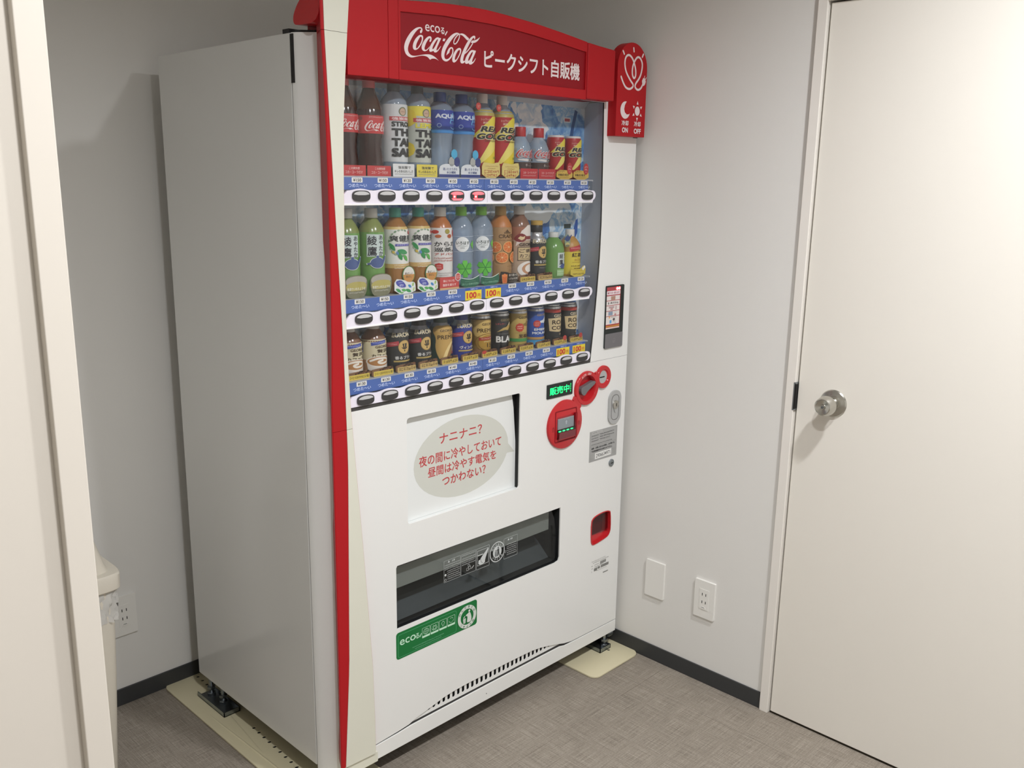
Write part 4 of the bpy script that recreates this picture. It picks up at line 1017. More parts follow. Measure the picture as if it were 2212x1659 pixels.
drink(0, 3, 'lemon_soda_bottle', 'yellow-labelled lemon sparkling water bottle with black cap in the top row', 'bottle', 'bottles in the top display row', TALL, 'pet_clear', (.189, .2105, .0148, '#2e2f31'), [(.033, .138, '#b9beb4', 'label_band'), (.138, .160, '#dccf46', 'label_top')], d_tan(True), card(rrect(-.0315, .0315, 0, .0285, .002), '#dccb52', k_tan))
def d_aq(D):
    D.text('AQUARIUS', .004, .1415, '#d4dcea', h=.0115, w=.094, off=.045)
    D.stroke([(-.006, .1270), (.003, .1490), (.0065, .1490), (.0095, .1310)], .0026, '#6fb4e2', 0).stroke([(-.004, .1325), (.012, .1345)], .0016, '#6fb4e2', 1)
    D.text('アクエリアス', .006, .1255, '#7fb6dc', h=.0042, w=.026, off=.01).stroke(ell(.006, .120, .011, .007, 10, 200, 330), .0012, '#7fb6dc', 1).ring(-.034, .1205, .0052, .0048, .001, '#9fb8d6')
def k_aq(D):
    D.rect(-.0325, .0325, 0, .0072, '#30407e').text('渇いたカラダの', .002, .0195, '#3a4a7e', h=.0068, w=.046, off=.02).text('水分補給', .006, .0118, '#3a4a7e', h=.0064, w=.030, off=.02)
aqs = chaikin([(-.0325, 0), (.0325, 0), (.0325, .026), (.022, .030), (-.008, .032), (-.022, .030), (-.0325, .024)], 1)
def aqcard(t):
    card(aqs, '#d6dade', k_aq)(t)
    for (x, z, r, m) in ((.016, .0545, .0118, '#4aa8d0'), (.0075, .0370, .0112, '#a9aaa6'), (.0245, .0370, .0112, '#343f78')):
        o = MB().prism(ell(x, z, r*.82, r, 22), YK-.0006*(x > .02), YK+.0010, m).build('display_disc', t)
a = drink(0, 4, 'sports_drink_bottle', 'blue-capped sports drink bottle just right of the lemon sparkling water', 'bottle', 'bottles in the top display row', WAIST, 'pet_blue', (.175, .198, .0152, '#2d4a8c'), [(.103, .156, '#2a4099', 'label_band'), (.1032, .1115, '#3f86c6', 'label_fade'), (.1115, .1190, '#3364b4', 'label_fade')], d_aq, aqcard)
dup(a, 5, 'blue-capped sports drink bottle just left of the tall energy drink bottles')
def bolt(D, s, vb):
    D.poly([(-.004*s, vb+.150*s), (.020*s, vb+.150*s), (.002*s, vb+.117*s), (-.026*s, vb+.1015*s), (-.062*s, vb+.098*s)], '#e0cf4a').poly([(.024*s, vb+.096*s), (-.008*s, vb+.096*s), (-.044*s, vb+.036*s), (-.034*s, vb+.036*s), (.012*s, vb+.074*s)], '#e6d873')
def d_rg(D):
    D.poly([(.004, .092), (.05, .092), (.05, .030), (-.022, .030), (-.030, .042)], '#dcc83c'); bolt(D, 1, 0)
    D.text('シュワッと', -.024, .1420, '#e8c8b4', h=.0058, w=.024, off=.012).text('爽快!', -.024, .1340, '#e8c8b4', h=.0058, off=.012)
    dbl(D, 'REAL', -.002, .1190, .0132, .070, '#2c2a26', '#d8d2b0', .22); dbl(D, 'GOLD', -.006, .1015, .0136, .078, '#2c2a26', '#d8d2b0', .22)
    D.micro(-.026, .024, .0905, .0042, '#4a3a22').text('LEMON', .010, .0500, '#5a7a3a', h=.0050, off=.03)
def k_rg(D):
    D.micro(-.020, .024, .0290, .0030, '#b98a5a').micro(-.012, .014, .0235, .0030, '#a8743e').micro(-.024, .024, .0160, .0080, '#b8483e').micro(-.024, .024, .0072, .0080, '#b8483e').micro(-.012, .012, .0020, .0020, '#b8905a')
rgs = chaikin([(-.0318, 0), (.0318, 0), (.0318, .0385), (.018, .0385), (.006, .0350), (-.012, .0375), (-.0318, .0380)], 1)
BX = -.045
def rgcard(t):
    card(rgs, '#d6c478', k_rg)(t)
    o = MB().prism(ell(BX, .1715, .0082, .0088, 22), YK, YK+.0012, '#c2443e').build('badge', t)
    D = Decal(lambda u, v, l: (u, YK-l, v), eps=.00012); D.micro(BX-.0045, BX+.0045, .1730, .0028, '#e6c0b4').micro(BX-.0035, BX+.0035, .1695, .0026, '#e6c0b4'); D.mb.build('badge_print', o)
a = drink(0, 6, 'energy_drink_bottle', 'left one of the two tall red and yellow energy drink bottles', 'bottle', 'bottles in the top display row', LEMO, 'pet_clear', (.182, .2045, .0140, '#d6d4ce'), [(.004, .151, '#ae2f33', 'sleeve'), (.151, .166, '#b5a95e', 'liquid_band')], d_rg, rgcard)
dup(a, 7, 'right one of the two tall red and yellow energy drink bottles')
def d_cl(D):
    D.poly(chaikin([(-.044, .052), (.044, .048), (.044, .044), (-.030, .0450)], 1), '#d8d6d4'); [logo(D, -.043+a, .0542+b, .078, '#ece9e7') for a, b in ((-.0012, -.0008), (.0012, -.0008), (0, .0012))]; logo(D, -.0425, .0545, .076, '#b83a44')
    D.text('CLEAR', .008, .0480, '#3a3636', h=.0062, w=.034, off=.05).text('0', -.016, .0350, '#b9aca8', h=.0062, off=.01).micro(-.012, .006, .0335, .003, '#9a8c88').rr(-.046, -.040, .0720, .0775, .001, '#9aa0a4')
def k_cl(D): D.text('コカ・コーラ クリア', .002, .0155, '#e4c8c4', h=.0060, w=.050, off=.012).micro(-.024, .024, .0080, .0034, '#d9a8a4')
a = drink(0, 8, 'clear_soda_bottle', 'left one of the two short clear soda bottles with red caps', 'bottle', 'bottles in the top display row', MINI, 'pet_clear', (.108, .1325, .0145, '#b23034'), [(.024, .0425, '#4a3a36', 'dark_band')], d_cl, card(rrect(-.0335, .0335, 0, .0260, .001), '#b8343a', k_cl))
dup(a, 9, 'right one of the two short clear soda bottles with red caps')
def d_cn(D):
    bolt(D, .72, 0); D.rect(-.09, .09, .0075, .016, '#c99a3e')
    D.text('シュワッと', -.022, .0975, '#e8c8b4', h=.0044, w=.020, off=.012).text('爽快!', -.022, .0915, '#e8c8b4', h=.0044, off=.012)
    dbl(D, 'REAL', -.001, .0805, .0105, .060, '#2c2a26', '#d8d2b0', .22); dbl(D, 'GOLD', -.004, .0665, .0110, .066, '#2c2a26', '#d8d2b0', .22)
def k_cn(D): D.text('エナジー', -.012, .0215, '#4a3a20', h=.0060, w=.028, off=.02).text('栄養成分配合', -.004, .0120, '#4a3a20', h=.0064, w=.044, off=.02).micro(-.024, .020, .0050, .0024, '#9a7c3a')
def cncard(t):
    card(chaikin([(-.0325, 0), (.0335, 0), (.0330, .022), (.020, .024), (-.0310, .0255)], 1), '#d0ae52', k_cn)(t)
    o = MB().prism(ell(.0205, .0290, .0105, .0155, 24), YK-.0010, YK, '#b8363a').build('badge', t)
    D = Decal(lambda u, v, l: (u, YK-.0010-l, v), eps=.00012); D.micro(.0135, .0275, .0345, .0050, '#e8c4be').micro(.0130, .0280, .0275, .0050, '#e8c4be').micro(.016, .025, .0205, .003, '#d99a94'); D.mb.build('badge_print', o)
a = drink(0, 10, 'energy_drink_can', 'left one of the two red and yellow energy drink cans', 'can', 'cans in the top display row', CAN, '#ae3032', (.1075, .1170, .0232, '#dcdad8'), [], d_cn, cncard, 'lid')
dup(a, 11, 'right one of the two red and yellow energy drink cans')

# --- row 2
def d_ay(D, s=1.0, vb=.0, u0=0.0):
    D.poly([(-.040*s+u0, vb+.090), (.001+u0, vb+.0925), (.0015+u0, vb+.1405), (-.0395*s+u0, vb+.1420)], '#c2d0cc')
    D.vtext('綾鷹', -.027*s+u0, vb+.1385, .0225, '#30343a', off=.02).vtext('あやたか', -.006*s+u0, vb+.1395, .0112, '#3a4048', off=.02)
    teapot(D, -.015*s+u0, vb+.0765, .050*s, '#d4dad8'); teapot(D, -.015*s+u0, vb+.0765, .046*s, '#4a5d8c')
def k_bowl(D):
    D.poly(chaikin([(-.0295, .040), (-.022, .047), (.0, .0505), (.022, .0480), (.0295, .041), (.026, .030), (-.026, .030)], 1), '#a8a49a')
    D.poly(chaikin([(-.0290, .030), (-.015, .0365), (.006, .038), (.0285, .0345), (.0255, .0175), (-.0255, .0165)], 1), '#b0a660')
    D.text('急須でいれたような', .0, .0215, '#d6d6cc', h=.0066, w=.050, off=.02).micro(-.020, .020, .0130, .0034, '#c0c0b2')
bowl = chaikin([(-.018, 0), (.018, 0), (.027, .010), (.0310, .028), (.0305, .041), (.022, .0495), (.0, .0525), (-.022, .0490), (-.0305, .040), (-.0310, .027), (-.027, .009)], 1)
a = drink(1, 0, 'green_tea_bottle', 'leftmost tall green tea bottle of the middle row with a tea bowl card', 'bottle', 'bottles in the middle display row', TEA, 'green_tea', (.1775, .199, .0152, '#d4d4ce'), [(.146, .177, 'green_tea_neck', 'neck')], d_ay, card(bowl, '#77775f', k_bowl))
dup(a, 1, 'second tall green tea bottle from left in the middle row with a tea bowl card')
def d_so(D):
    for k in range(13):
        q = math.radians(70+k*17); leaf(D, -.014+.031*math.cos(q), .1190+.030*math.sin(q), .0085, .0048, q+1.5, '#93a68e' if k % 3 else '#6f8f70')
    D.text('爽健美茶', .0, .1295, '#33383a', h=.0142, w=.086, off=.018).micro(-.014, .024, .1215, .0034, '#5a5e5a').rect(-.030, .014, .1115, .1165, '#5a58a6').text('からだすっきり', -.008, .1140, '#c8c6e2', h=.0034, w=.036, off=.01)
    for (u, v, l, w, q, k) in ((-.037, .110, .024, .010, -.9, '#2f8a4c'), (-.012, .0985, .030, .012, -.25, '#3b8f58'), (-.019, .0885, .022, .010, -1.1, '#2f8a4c'), (-.004, .0840, .020, .009, -.9, '#58a84e'), (-.034, .0975, .008, .006, -.6, '#c9b04a'), (-.025, .0955, .010, .006, -1.2, '#5a86b4')): leaf(D, u, v, l, w, q, k)
    D.poly([(.006, .145), (.024, .149), (.024, .139), (.014, .140), (.008, .137)], '#b2403c').micro(-.032, .020, .0665, .0036, '#e8dcc4').micro(-.032, .020, .0605, .0036, '#e8dcc4')
def k_so(D):
    D.poly(chaikin([(-.0285, .031), (-.012, .0335), (.0, .024), (.004, .0145), (-.014, .0150), (-.026, .022)], 1), '#4a52a6').text('ゼロ', -.0115, .0205, '#d2d6f0', h=.0058, off=.03).micro(-.020, -.006, .0270, .003, '#b9bee6')
    for (u, v, l, w, q, k) in ((-.020, .0085, .020, .008, -.5, '#3f9656'), (-.004, .0085, .016, .007, -.2, '#58a858'), (.010, .0065, .020, .008, -.35, '#3f9656'), (.014, .0170, .013, .007, -.6, '#3f86c2'), (.024, .0205, .011, .006, 1.3, '#9cc070'), (.026, .0090, .012, .005, 1.2, '#b4cc84'), (-.010, .003, .012, .004, 0, '#7ab46a')): leaf(D, u, v, l, w, q, k)
def socard(t):
    card(chaikin([(-.0320, 0), (.0320, 0), (.0320, .020), (.027, .027), (.010, .026), (-.004, .033), (-.0315, .0365)], 1), '#dfe2e0', k_so)(t)
    o = MB().prism(ell(.0120, .0440, .0190, .0205, 28), YK+.0006, YK+.0016, '#4a7a44').build('badge', t)
    D = Decal(lambda u, v, l: (u, YK+.0006-l, v), eps=.00012); D.ell(.0120, .0440, .0170, .0188, '#dad8d0', 26).poly(ell(.0120, .0440, .0170, .0188, 20, 178, 362), '#c08a4a').text('香ばしい', .0120, .0470, '#5a4630', h=.0056, w=.024, off=.02).text('香ばし', .0120, .0395, '#6a5236', h=.0050, w=.018, off=.02); D.mb.build('badge_print', o)
a = drink(1, 2, 'blended_tea_bottle', 'left one of the two teal-capped blended tea bottles', 'bottle', 'bottles in the middle display row', TEA, 'amber_tea', (.1775, .199, .0142, '#43a392'), [(.070, .150, '#dcdcd6', 'label_band'), (.060, .070, '#c9a96c', 'label_fade'), (.150, .156, '#c9b070', 'label_fade')], d_so, socard)
dup(a, 3, 'right one of the two teal-capped blended tea bottles')
def d_ka(D):
    for (u, v, a_, b_, k) in ((-.044, .1405, .010, .0045, '#b2352e'), (-.012, .1415, .007, .0060, '#9a9046'), (.012, .1365, .007, .0090, '#bb4038'), (-.036, .1300, .008, .0040, '#b8623a'), (-.006, .1300, .007, .0050, '#a8522e')): D.ell(u, v, a_, b_, k, 14)
    D.text('からだ', -.014, .1110, '#3a3a3c', h=.0115, w=.064, off=.02).text('巡茶。', -.018, .0975, '#3a3a3c', h=.0105, w=.056, off=.02).text('アドバンス', -.012, .0865, '#b8504a', h=.0058, w=.066, off=.02)
    D.micro(-.046, .016, .0765, .0042, '#b8605a').micro(-.046, .016, .0705, .0042, '#b8605a')
    D.poly([(-.044, .0620), (-.034, .0650), (-.024, .0620), (-.024, .0500), (-.034, .0460), (-.044, .0500)], '#bb3f3c').micro(-.040, -.028, .0580, .003, '#e8c0bc').micro(-.040, -.028, .0530, .003, '#e8c0bc')
    D.rect(.022, .028, .035, .125, '#c0504a').micro(-.036, .010, .0400, .0026, '#9a9692').micro(-.034, -.010, .0350, .0026, '#9a9692')
def k_ka(D): D.text('体についた', -.002, .0210, '#eed6d2', h=.0064, w=.038, off=.015).text('脂肪を減らす', .0, .0110, '#eed6d2', h=.0064, w=.044, off=.015).rect(-.0318, .0318, 0, .0040, '#cfa878')
def kacard(t):
    card(rrect(-.0318, .0318, 0, .0300, .001), '#c04542', k_ka)(t)
    hx = lambda r: [(.0275+r*math.cos(math.radians(30+60*k)), .0290+r*1.1*math.sin(math.radians(30+60*k))) for k in range(6)]
    o = MB().prism(hx(.0105), YK-.0010, YK, '#dcd8d6').build('badge', t)
    D = Decal(lambda u, v, l: (u, YK-.0010-l, v), eps=.00012); D.poly(hx(.0088), '#c25450').micro(.021, .034, .0310, .003, '#eed6d2').micro(.021, .034, .0265, .003, '#eed6d2'); D.mb.build('badge_print', o)
drink(1, 4, 'herbal_tea_bottle', 'white-capped herbal tea bottle with white label and red card in the middle row', 'bottle', 'bottles in the middle display row', TEA, 'orange_tea', (.1770, .199, .0150, '#dcdad5'), [(.030, .150, '#d6d4d1', 'label_band')], d_ka, kacard)
def star(D, u, v, r):
    for k in range(6):
        q = math.radians(90+60*k); c, s = math.cos(q), math.sin(q)
        D.poly([(u+x*r*c-y*r*s, v+x*r*s+y*r*c) for x, y in ((.04, .0), (.32, .36), (.98, .30), (1.0, -.22), (.40, -.30))], '#53ab3e' if k % 2 else '#64bc48'); D.lay -= 1
    D.lay += 1
    for k in range(6):
        q = math.radians(60+60*k); D.stroke([(u, v), (u+r*.8*math.cos(q), v+r*.8*math.sin(q))], r*.07, '#2c7a34', 0)
def d_il(D):
    for v in (.0890, .1265): D.rect(-.1, .1, v-.0004, v+.0004, '#cfdbe6')
    D.ell(-.028, .1075, .0185, .0185, '#e2e6e6', 26).text('いろはす', -.027, .1110, '#3f4a48', h=.0085, w=.034, off=.03).micro(-.040, -.016, .1035, .003, '#7a8684').text('天然水', -.028, .0985, '#5a6664', h=.0036, off=.01)
    D.poly([(-.0055, .1075), (.004, .1180), (.006, .1080), (.004, .0930)], '#6ab848'); star(D, -.021, .0460, .0215)
def k_il(D):
    D.poly(chaikin([(-.0325, .0245), (-.012, .0200), (.006, .0190), (.022, .0235), (.0325, .0285), (.0325, .030), (.022, .0255), (.006, .0205), (-.012, .0215), (-.0325, .0260)], 1), '#cfe0d4').text('おいしい日本の天然水', .001, .0085, '#8fc0a4', h=.0058, w=.056, off=.012).micro(-.018, .018, .0150, .0022, '#6fa488')
il = chaikin([(-.0325, 0), (.0330, 0), (.0330, .0280), (.022, .0240), (.006, .0195), (-.012, .0205), (-.0325, .0255)], 1)
a = drink(1, 5, 'spring_water_bottle', 'left one of the two green-capped clear spring water bottles', 'bottle', 'bottles in the middle display row', TEA, 'pet_blue', (.1775, .199, .0143, '#7cc048'), [], d_il, card(il, '#24604a', k_il))
dup(a, 6, 'right one of the two green-capped clear spring water bottles')
def d_cr(D):
    D.poly([(-.020, .1335), (-.014, .1410), (-.008, .1335)], '#5a4028').text('CRAFTEA', -.006, .1230, '#56402a', h=.0092, w=.062, off=.01).text('紅茶花伝', -.012, .1320, '#56402a', h=.0050, w=.022, off=.01).micro(-.036, .012, .1130, .0030, '#8a6a44')
    for (u, v) in ((-.046, .0945), (-.010, .0950), (-.028, .0680), (-.064, .0670), (.008, .0680), (.026, .0945)):
        D.ell(u, v, .0165, .0148, '#e0b072', 22).ell(u, v, .0148, .0132, '#d4743c', 22)
        for k in range(8): q = math.radians(k*45+10); D.stroke([(u, v), (u+.0138*math.cos(q), v+.0124*math.sin(q))], .0007, '#e6b27c', 0); D.lay -= 1
        D.ell(u, v, .0018, .0018, '#ecd0a4', 8)
    D.micro(-.016, .010, .0455, .003, '#7a5a38').micro(-.012, .010, .0350, .003, '#7a5a38')
def k_cr(D):
    D.poly([(-.0245, .001), (-.0085, .001), (-.0060, .0240), (-.0275, .0240)], '#d08a52').poly([(-.0230, .0025), (-.0100, .0025), (-.0082, .0190), (-.0252, .0190)], '#c8642e').ell(-.017, .0215, .0065, .0045, '#d87e44', 14)
    D.text('香り豊かな', .015, .0210, '#cfc8bc', h=.0062, w=.032, off=.012).text('くだもの紅茶', .015, .0118, '#cfc8bc', h=.0058, w=.032, off=.012).micro(.0, .030, .0045, .0024, '#9a948a')
drink(1, 7, 'fruit_tea_bottle', 'tan fruit tea bottle with printed orange slices in the middle row', 'bottle', 'bottles in the middle display row', TEA, '#a5825a', (.1760, .199, .0152, '#b48e54'), [(.146, .176, '#b4743f', 'neck')], d_cr, card(chaikin([(-.0325, 0), (.0325, 0), (.0325, .0255), (.004, .0255), (-.008, .0300), (-.026, .0320), (-.0325, .0320)], 1), '#2b2622', k_cr))
def beans(w=.031, band='#c8ae50', ink='#4a3a1c', txt=None, tag_=None):
    def f(t):
        r = random.Random(int(t.location.x*1e4)); top = [(-w, .0135)]
        tb = MB().prism(chaikin([(-w, 0), (w, 0), (w, .012), (w*.97, .0190), (w*.5, .0195), (0, .0185), (-w*.5, .0180), (-w*.97, .0165), (-w, .0120)], 1), YK, YK+.004, '#7a5a40').build('display_card', t)
        D = Decal(lambda u, v, l: (u, YK-l, v), eps=.00012)
        for k in range(16):
            u = -w*.2+w*1.15*k/16+r.uniform(-.001, .001); v = .0150+r.uniform(-.0015, .0038)
            D.ell(u, v, .0030, .0022, r.choice(('#3a2418', '#54341f', '#6b4428', '#2c1a12')), 10)
        D.rr(-w*.86, w, .0004, .0125, .0012, '#e2c878').rr(-w*.84, w*.985, .0014, .0120, .001, band)
        if txt: D.text(txt, w*.07, .0066, ink, h=.0062, w=w*1.66, off=.03)
        else: D.micro(-w*.72, w*.86, .0066, .0078, ink)
        if tag_: D.ell(*tag_, '#b8423c', 18)
        D.mb.build('card_print', tb)
    return f
def d_go(D):
    D.poly(chaikin([(-.020, .150), (.034, .150), (.034, .105), (-.006, .112), (-.030, .104), (-.046, .090)], 1), '#dcd4cc').poly(chaikin([(-.046, .1180), (-.030, .1300), (-.012, .1230), (-.010, .1120), (-.026, .1040), (-.044, .1080)], 1), '#7c2e2e').rect(-.014, .05, .1120, .1210, '#7c2e2e').poly([(-.036, .1150), (-.030, .1210), (-.022, .1190), (-.016, .1215), (-.018, .1140), (-.026, .1100)], '#d8c49a')
    D.text('GEORGIA', -.002, .0985, '#3a2a22', h=.0085, w=.060, off=.03)
    D.rect(-.036, .050, .0560, .0920, '#3a2a22').rect(-.0345, .050, .0575, .0905, '#c6b188').text('ご褒美', -.004, .0820, '#3a2a22', h=.0100, w=.056, off=.02).text('カフェオレ', .002, .0690, '#3a2a22', h=.0090, w=.066, off=.02).micro(-.028, .028, .0610, .0034, '#5a4430')
    D.ell(-.004, .0330, .032, .0210, '#e0dcd6', 28).ell(.0, .0340, .024, .0150, '#b98a68', 26).ell(.003, .0345, .018, .0110, '#e6e0d8', 22).ell(.006, .0180, .012, .0080, '#4a2c22', 16)
drink(1, 8, 'cafe_latte_bottle', 'white-capped brown cafe au lait bottle between the fruit tea and the black coffee', 'bottle', 'bottles in the middle display row', TEA, 'milk_coffee', (.1770, .199, .0150, '#d8d4ce'), [(.004, .110, '#b09a84', 'label_band'), (.110, .145, '#9a6650', 'label_top')], d_go, beans())
def d_eu(v, txt, kanji=True):
    def f(D):
        D.text('GEORGIA', .002, v+.0165, '#a89a78', h=.0042, w=.030, off=.02).text('EUROPEAN', -.002, v+.0055, '#cfc3a4', h=.0098, w=.078, off=.03)
        ribbon(D, -.040, v-.0165, .034, .0105, .17, '#b04048'); D.micro(-.054, -.028, v-.0165, .0040, '#d89a9c')
        hat(D, -.009, v-.0235, .0165)
        D.text(txt, -.004, v-.0495, '#cfcfcb', h=.0082, w=.058, off=.03).rect(-.036, .030, v-.0600, v-.0562, '#b09a5c').micro(-.022, .014, v-.0660, .0030, '#9a9a96')
    return f
drink(1, 9, 'black_coffee_bottle_can', 'tall black coffee bottle can with gold cap in the middle row', 'bottle', 'bottles in the middle display row', BCAN, 'can_black', (.1280, .1475, .0168, '#2c2c2c'), [(.1035, .128, 'can_steel', 'shoulder')], d_eu(.0985, '香るブラック'), beans(.0300, '#b99c62'))
g_ = bpy.data.objects['black_coffee_bottle_can']
MB().lathe([(0, .1475), (.0166, .1475), (.0168, .151), (.0168, .158), (.0155, .1595), (0, .1595)], (0, 0, 0), '#b8974e', seg=28).build('gold_cap', g_, smooth=35)
def d_as(D):
    D.rect(-.022, .010, .0285, .0705, '#c8d6d0').vtext('綾鷹', -.010, .0680, .0150, '#30343a', off=.02).vtext('あやたか', .006, .0690, .0085, '#4a5058', off=.02)
    teapot(D, -.004, .0330, .026, '#43568c'); D.rect(-.024, .004, .006, .024, '#9cc08a').micro(-.022, .002, .018, .003, '#d8e6d0').micro(-.022, .002, .012, .003, '#d8e6d0')
def ascard(t):
    o = MB().prism(chaikin([(.014, .084), (.034, .088), (.034, .112), (.024, .122), (.012, .118), (.010, .100)], 1), YK+.001, YK+.0022, '#8a9a82').build('pop_sign', t)
    D = Decal(lambda u, v, l: (u, YK+.001-l, v), eps=.00012); teapot(D, .022, .109, .030, '#33467c'); D.ell(.022, .0930, .0090, .0050, '#c2b878', 16).poly(chaikin([(.013, .092), (.031, .092), (.028, .086), (.016, .086)], 1), '#77775f'); D.mb.build('sign_print', o)['kind'] = 'stuff'
drink(1, 10, 'small_green_tea_bottle', 'small green tea bottle with white cap near the right end of the middle row', 'bottle', 'bottles in the middle display row', MTEA, 'green_tea', (.1120, .1260, .0145, '#d2d4d0'), [], d_as, ascard)
def d_te(D):
    ribbon(D, -.014, .0800, .044, .0120, .20, '#b43a40'); D.micro(-.032, .006, .0800, .0040, '#dc9a9a')
    D.poly([(-.004, .0715), (.0, .0770), (.004, .0715)], '#a8843a').text('紅茶花伝', .006, .0610, '#4a3418', h=.0125, w=.070, off=.02).text('ROYAL', -.001, .0470, '#b8903e', h=.0068, w=.038, off=.01)
    D.micro(-.028, .036, .0400, .0026, '#a88a3a').micro(-.030, .030, .0300, .0046, '#6a5420').micro(-.022, .030, .0230, .0046, '#6a5420')
def k_te(D): D.micro(-.022, .026, .0075, .0050, '#7a6220').stroke([(-.031, .0225), (-.010, .0180), (.010, .0150), (.030, .0190)], .0012, '#b89a34', 1).ell(.0225, .0215, .0050, .0050, '#e6e2d2', 14).ell(.0280, .0255, .0040, .0042, '#eae6d8', 12)
drink(1, 11, 'royal_milk_tea_bottle', 'small yellow-labelled milk tea bottle at the right end of the middle row', 'bottle', 'bottles in the middle display row', MTEA, '#b78a48', (.1120, .132, .0135, '#d6d2cc'), [(.002, .070, '#d8c448', 'label_band')], d_te, card(chaikin([(-.0325, 0), (.0325, 0), (.0335, .026), (.024, .031), (.012, .0200), (-.010, .0200), (-.0325, .0260)], 1), '#d2be4a', k_te))

# --- row 3
def d_la(D):
    ribbon(D, -.014, .0785, .040, .0075, .12, '#4454a2'); D.micro(-.030, .002, .0785, .003, '#aab2de'); ribbon(D, -.060, .066, .010, .020, .0, '#4454a2')
    D.text('GEORGIA', -.002, .0690, '#5a4a34', h=.0062, w=.044, off=.03).text('贅沢', -.004, .0590, '#4a3c2a', h=.0086, w=.032, off=.02).text('カフェラテ', -.002, .0480, '#4a3c2a', h=.0082, w=.062, off=.015)
    D.poly(chaikin([(-.046, .036), (.026, .036), (.030, .010), (-.040, .008)], 1), '#d8d2c8').ell(-.010, .0345, .037, .0130, '#dcd6cc', 28).ell(-.010, .0345, .033, .0112, '#a87848', 28).stroke([(-.036, .036), (-.018, .0425), (.010, .0400), (.012, .0310), (-.012, .0285), (-.020, .0340), (-.006, .0365)], .0048, '#e2dccf', 2)
a = drink(2, 0, 'latte_bottle', 'leftmost small latte bottle of the bottom row, half hidden by the pale trim', 'bottle', 'bottles and cans in the bottom display row', LATTE, 'milk_coffee', (.1090, .1225, .0148, '#d6d2cc'), [(.038, .086, '#cdc4a4', 'label_band'), (.004, .038, '#a8805c', 'label_base')], d_la, beans(.0315, '#cdb74e', txt='コーヒーとまろやかなミルク感'))
dup(a, 1, 'small latte bottle with cup print, second from left in the bottom row')
a = drink(2, 2, 'black_coffee_can', 'left one of the two short black coffee bottle cans with hat emblem', 'can', 'bottles and cans in the bottom display row', SHORT, 'can_black', (.1025, .1190, .0180, '#2a2a2a'), [(.0865, .103, 'can_steel', 'shoulder')], d_eu(.0835, '香るブラック'), beans(.0300, '#bda268'))
dup(a, 3, 'right one of the two short black coffee bottle cans with hat emblem')
def d_pr(D):
    D.poly(chaikin([(-.048, .098), (.022, .098), (.026, .070), (.010, .052), (-.012, .034), (-.018, .006), (-.032, .010), (-.044, .040), (-.040, .066), (-.052, .084)], 2), '#bf9c5a').poly(chaikin([(.004, .058), (-.014, .040), (-.026, .010), (-.018, .008), (.0, .036), (.016, .052)], 1), '#e0c88c').poly(chaikin([(.008, .052), (-.006, .036), (-.016, .010), (-.008, .010), (.008, .034), (.020, .050)], 1), '#8a6638')
    D.text('GEORGIA', -.010, .0845, '#4a3820', h=.0060, w=.042, off=.03).text('THE', -.004, .0770, '#5a4628', h=.0040, off=.01).text('PREMIUM', -.004, .0680, '#4a3820', h=.0105, w=.066, off=.02).rr(.006, .026, .0300, .0440, .001, '#b0a08c').rr(.004, .026, .0230, .0300, .001, '#a8443c')
drink(2, 4, 'premium_coffee_can', 'gold and dark green coffee bottle can in the bottom row', 'can', 'bottles and cans in the bottom display row', SHORT, 'can_green', (.1025, .1190, .0180, '#3a4a44'), [(.0880, .103, 'can_steel', 'shoulder')], d_pr, beans(.0290))
drink(2, 5, 'navy_coffee_can', 'navy blue coffee bottle can with hat emblem in the bottom row', 'can', 'bottles and cans in the bottom display row', SHORT, 'can_navy', (.1025, .1190, .0180, '#2c3a80'), [(.0895, .103, 'can_steel', 'shoulder')], d_eu(.0835, 'ヴィンテージ'), beans(.0290))
def d_pc(D):
    D.rect(-.1, .1, .0980, .1008, '#3a2c1c').poly(chaikin([(-.056, .096), (.036, .096), (.030, .066), (.020, .050), (-.040, .050), (-.052, .068)], 1), '#c6a864')
    D.text('GEORGIA', -.002, .0860, '#4a3820', h=.0066, w=.046, off=.03).text('THE', .006, .0790, '#5a4628', h=.0044, off=.01).text('PREMIUM', -.004, .0695, '#4a3820', h=.0105, w=.068, off=.02)
    D.ring(-.006, .0380, .038, .024, .002, '#8a6a34').ell(-.004, .0370, .030, .0210, '#a8853e', 26); ribbon(D, -.002, .0480, .062, .0085, .03, '#9a3a32'); D.micro(-.028, .024, .0480, .0040, '#dcb8a0').micro(-.020, .016, .0400, .003, '#e2d2a0').text('15', -.002, .0300, '#3a2c18', h=.0110, w=.018, off=.02)
drink(2, 6, 'gold_coffee_can', 'brown and gold coffee can left of the black can in the bottom row', 'can', 'bottles and cans in the bottom display row', CAN3, 'can_gold', (.1060, .1135, .0246, 'can_steel'), [(.0, .020, '#8a6440', 'label_base'), (.1010, .1070, 'can_steel', 'rim')], d_pc, beans(.0290, tag_=(-.0190, .0140, .0080, .0045)), 'lid')
def mount(D, u, v, s, k, k2=None):
    D.poly([(u-.034*s, v), (u-.016*s, v+.012*s), (u-.006*s, v+.014*s), (u+.010*s, v+.028*s), (u+.016*s, v+.024*s), (u+.034*s, v+.040*s), (u+.050*s, v+.034*s), (u+.050*s, v+.018*s), (u+.022*s, v+.010*s), (u+.014*s, v+.014*s), (u+.0*s, v+.004*s), (u-.010*s, v+.006*s)], k)
    if k2: D.poly([(u+.004*s, v+.020*s), (u+.010*s, v+.028*s), (u+.014*s, v+.025*s), (u+.008*s, v+.017*s)], k2)
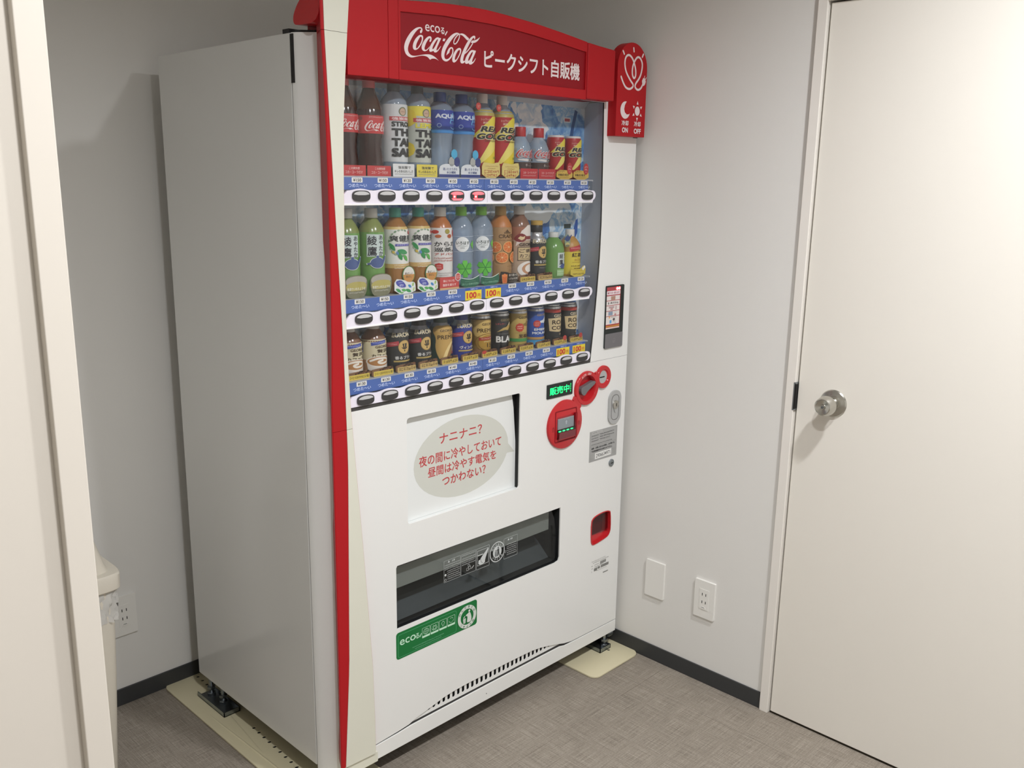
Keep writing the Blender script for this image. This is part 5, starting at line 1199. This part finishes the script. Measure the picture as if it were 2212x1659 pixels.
def d_bk(D):
    mount(D, -.004, .058, .95, '#b49a5c', '#e8e2cc'); D.text('GEORGIA', -.004, .0900, '#8a7c5c', h=.0062, w=.044, off=.02).text('レギュラー', -.026, .0800, '#b0454a', h=.0050, w=.026, off=.03)
    D.micro(-.030, .034, .0530, .0026, '#8a8a86').text('BLACK', .001, .0385, '#dcdcd8', h=.0175, w=.078, off=.04).text('無糖', .006, .0225, '#a8946a', h=.0054, off=.02)
drink(2, 7, 'black_can', 'black coffee can with gold mountain print in the bottom row', 'can', 'bottles and cans in the bottom display row', CAN3, 'can_black', (.1060, .1135, .0246, 'can_steel'), [(.1010, .1070, 'can_steel', 'rim')], d_bk, beans(.0290), 'lid')
def d_sh(D):
    mount(D, .0, .062, .9, '#8a7038', '#e8e2cc'); D.text('GEORGIA', -.002, .0905, '#4a3c22', h=.0066, w=.050, off=.03)
    D.poly([(-.023+.0125*(1 if k % 2 else .88)*math.cos(k*math.pi/9), .0630+.0125*(1 if k % 2 else .88)*math.sin(k*math.pi/9)) for k in range(18)], '#b8402f').micro(-.030, -.016, .0660, .0036, '#ecc8b8').micro(-.030, -.016, .0600, .0036, '#ecc8b8')
    D.micro(-.036, .036, .0480, .0022, '#7a6430').text('至福の微糖', .006, .0395, '#4a3418', h=.0105, w=.064, off=.03).rect(-.1, .1, .0240, .0325, '#3f8a4a').micro(-.030, .020, .0160, .0024, '#8a7440')
drink(2, 8, 'gold_mountain_can', 'pale gold coffee can with green band in the bottom row', 'can', 'bottles and cans in the bottom display row', CAN3, '#b9a05c', (.1060, .1135, .0246, 'can_steel'), [(.1010, .1070, 'can_steel', 'rim')], d_sh, beans(.0290), 'lid')
def d_em(D):
    mount(D, .0, .063, .92, '#d6dde4'); D.text('GEORGIA', -.002, .0905, '#a8946c', h=.0056, w=.046, off=.02)
    D.ell(-.024, .0660, .0105, .0100, '#b8403c', 20).micro(-.030, -.018, .0685, .003, '#ecc8b8').micro(-.030, -.018, .0630, .003, '#ecc8b8')
    D.text('EMERALD', -.001, .0500, '#d8dee6', h=.0066, w=.062, off=.04).text('MOUNTAIN', -.001, .0400, '#d8dee6', h=.0068, w=.072, off=.04)
    D.rect(-.1, .1, .0215, .0285, '#b08c54').micro(-.006, .016, .0250, .003, '#5a4424').rect(-.1, .1, .0075, .0205, '#4a9ac8').micro(-.030, .010, .0150, .002, '#8ac2e0')
drink(2, 9, 'blue_mountain_can', 'blue coffee can with white mountain print in the bottom row', 'can', 'bottles and cans in the bottom display row', CAN3, '#2f54a4', (.1060, .1135, .0246, 'can_steel'), [(.1010, .1070, 'can_steel', 'rim')], d_em, beans(.0290), 'lid')
def d_ro(D):
    D.rect(-.1, .1, .0905, .1000, '#b24038').micro(-.006, .020, .0952, .0040, '#dca8a0').text('GEORGIA', .004, .0815, '#d0c4a8', h=.0082, w=.056, off=.03)
    D.poly([(-.040, .0735), (-.010, .0760), (.044, .0770), (.044, .0370), (.014, .0360), (-.008, .0350), (-.036, .0380)], '#cdb98e').text('ROAST', .003, .0630, '#3a2c20', h=.0125, w=.064, off=.03).text('COFFEE', .004, .0470, '#3a2c20', h=.0110, w=.068, off=.03)
    D.text('微糖', .0, .0280, '#a89a80', h=.0060, off=.02).micro(-.022, .024, .0210, .003, '#7a7a76').micro(-.016, .018, .0160, .003, '#7a7a76')
a = drink(2, 10, 'roast_coffee_can', 'left one of two black roast coffee cans ending the bottom row', 'can', 'bottles and cans in the bottom display row', CAN3, 'can_black', (.1060, .1135, .0246, 'can_steel'), [(.1010, .1070, 'can_steel', 'rim')], d_ro, beans(.0290, tag_=(.0205, .0165, .0078, .0075)), 'lid')
dup(a, 11, 'right one of two black roast coffee cans ending the bottom row')
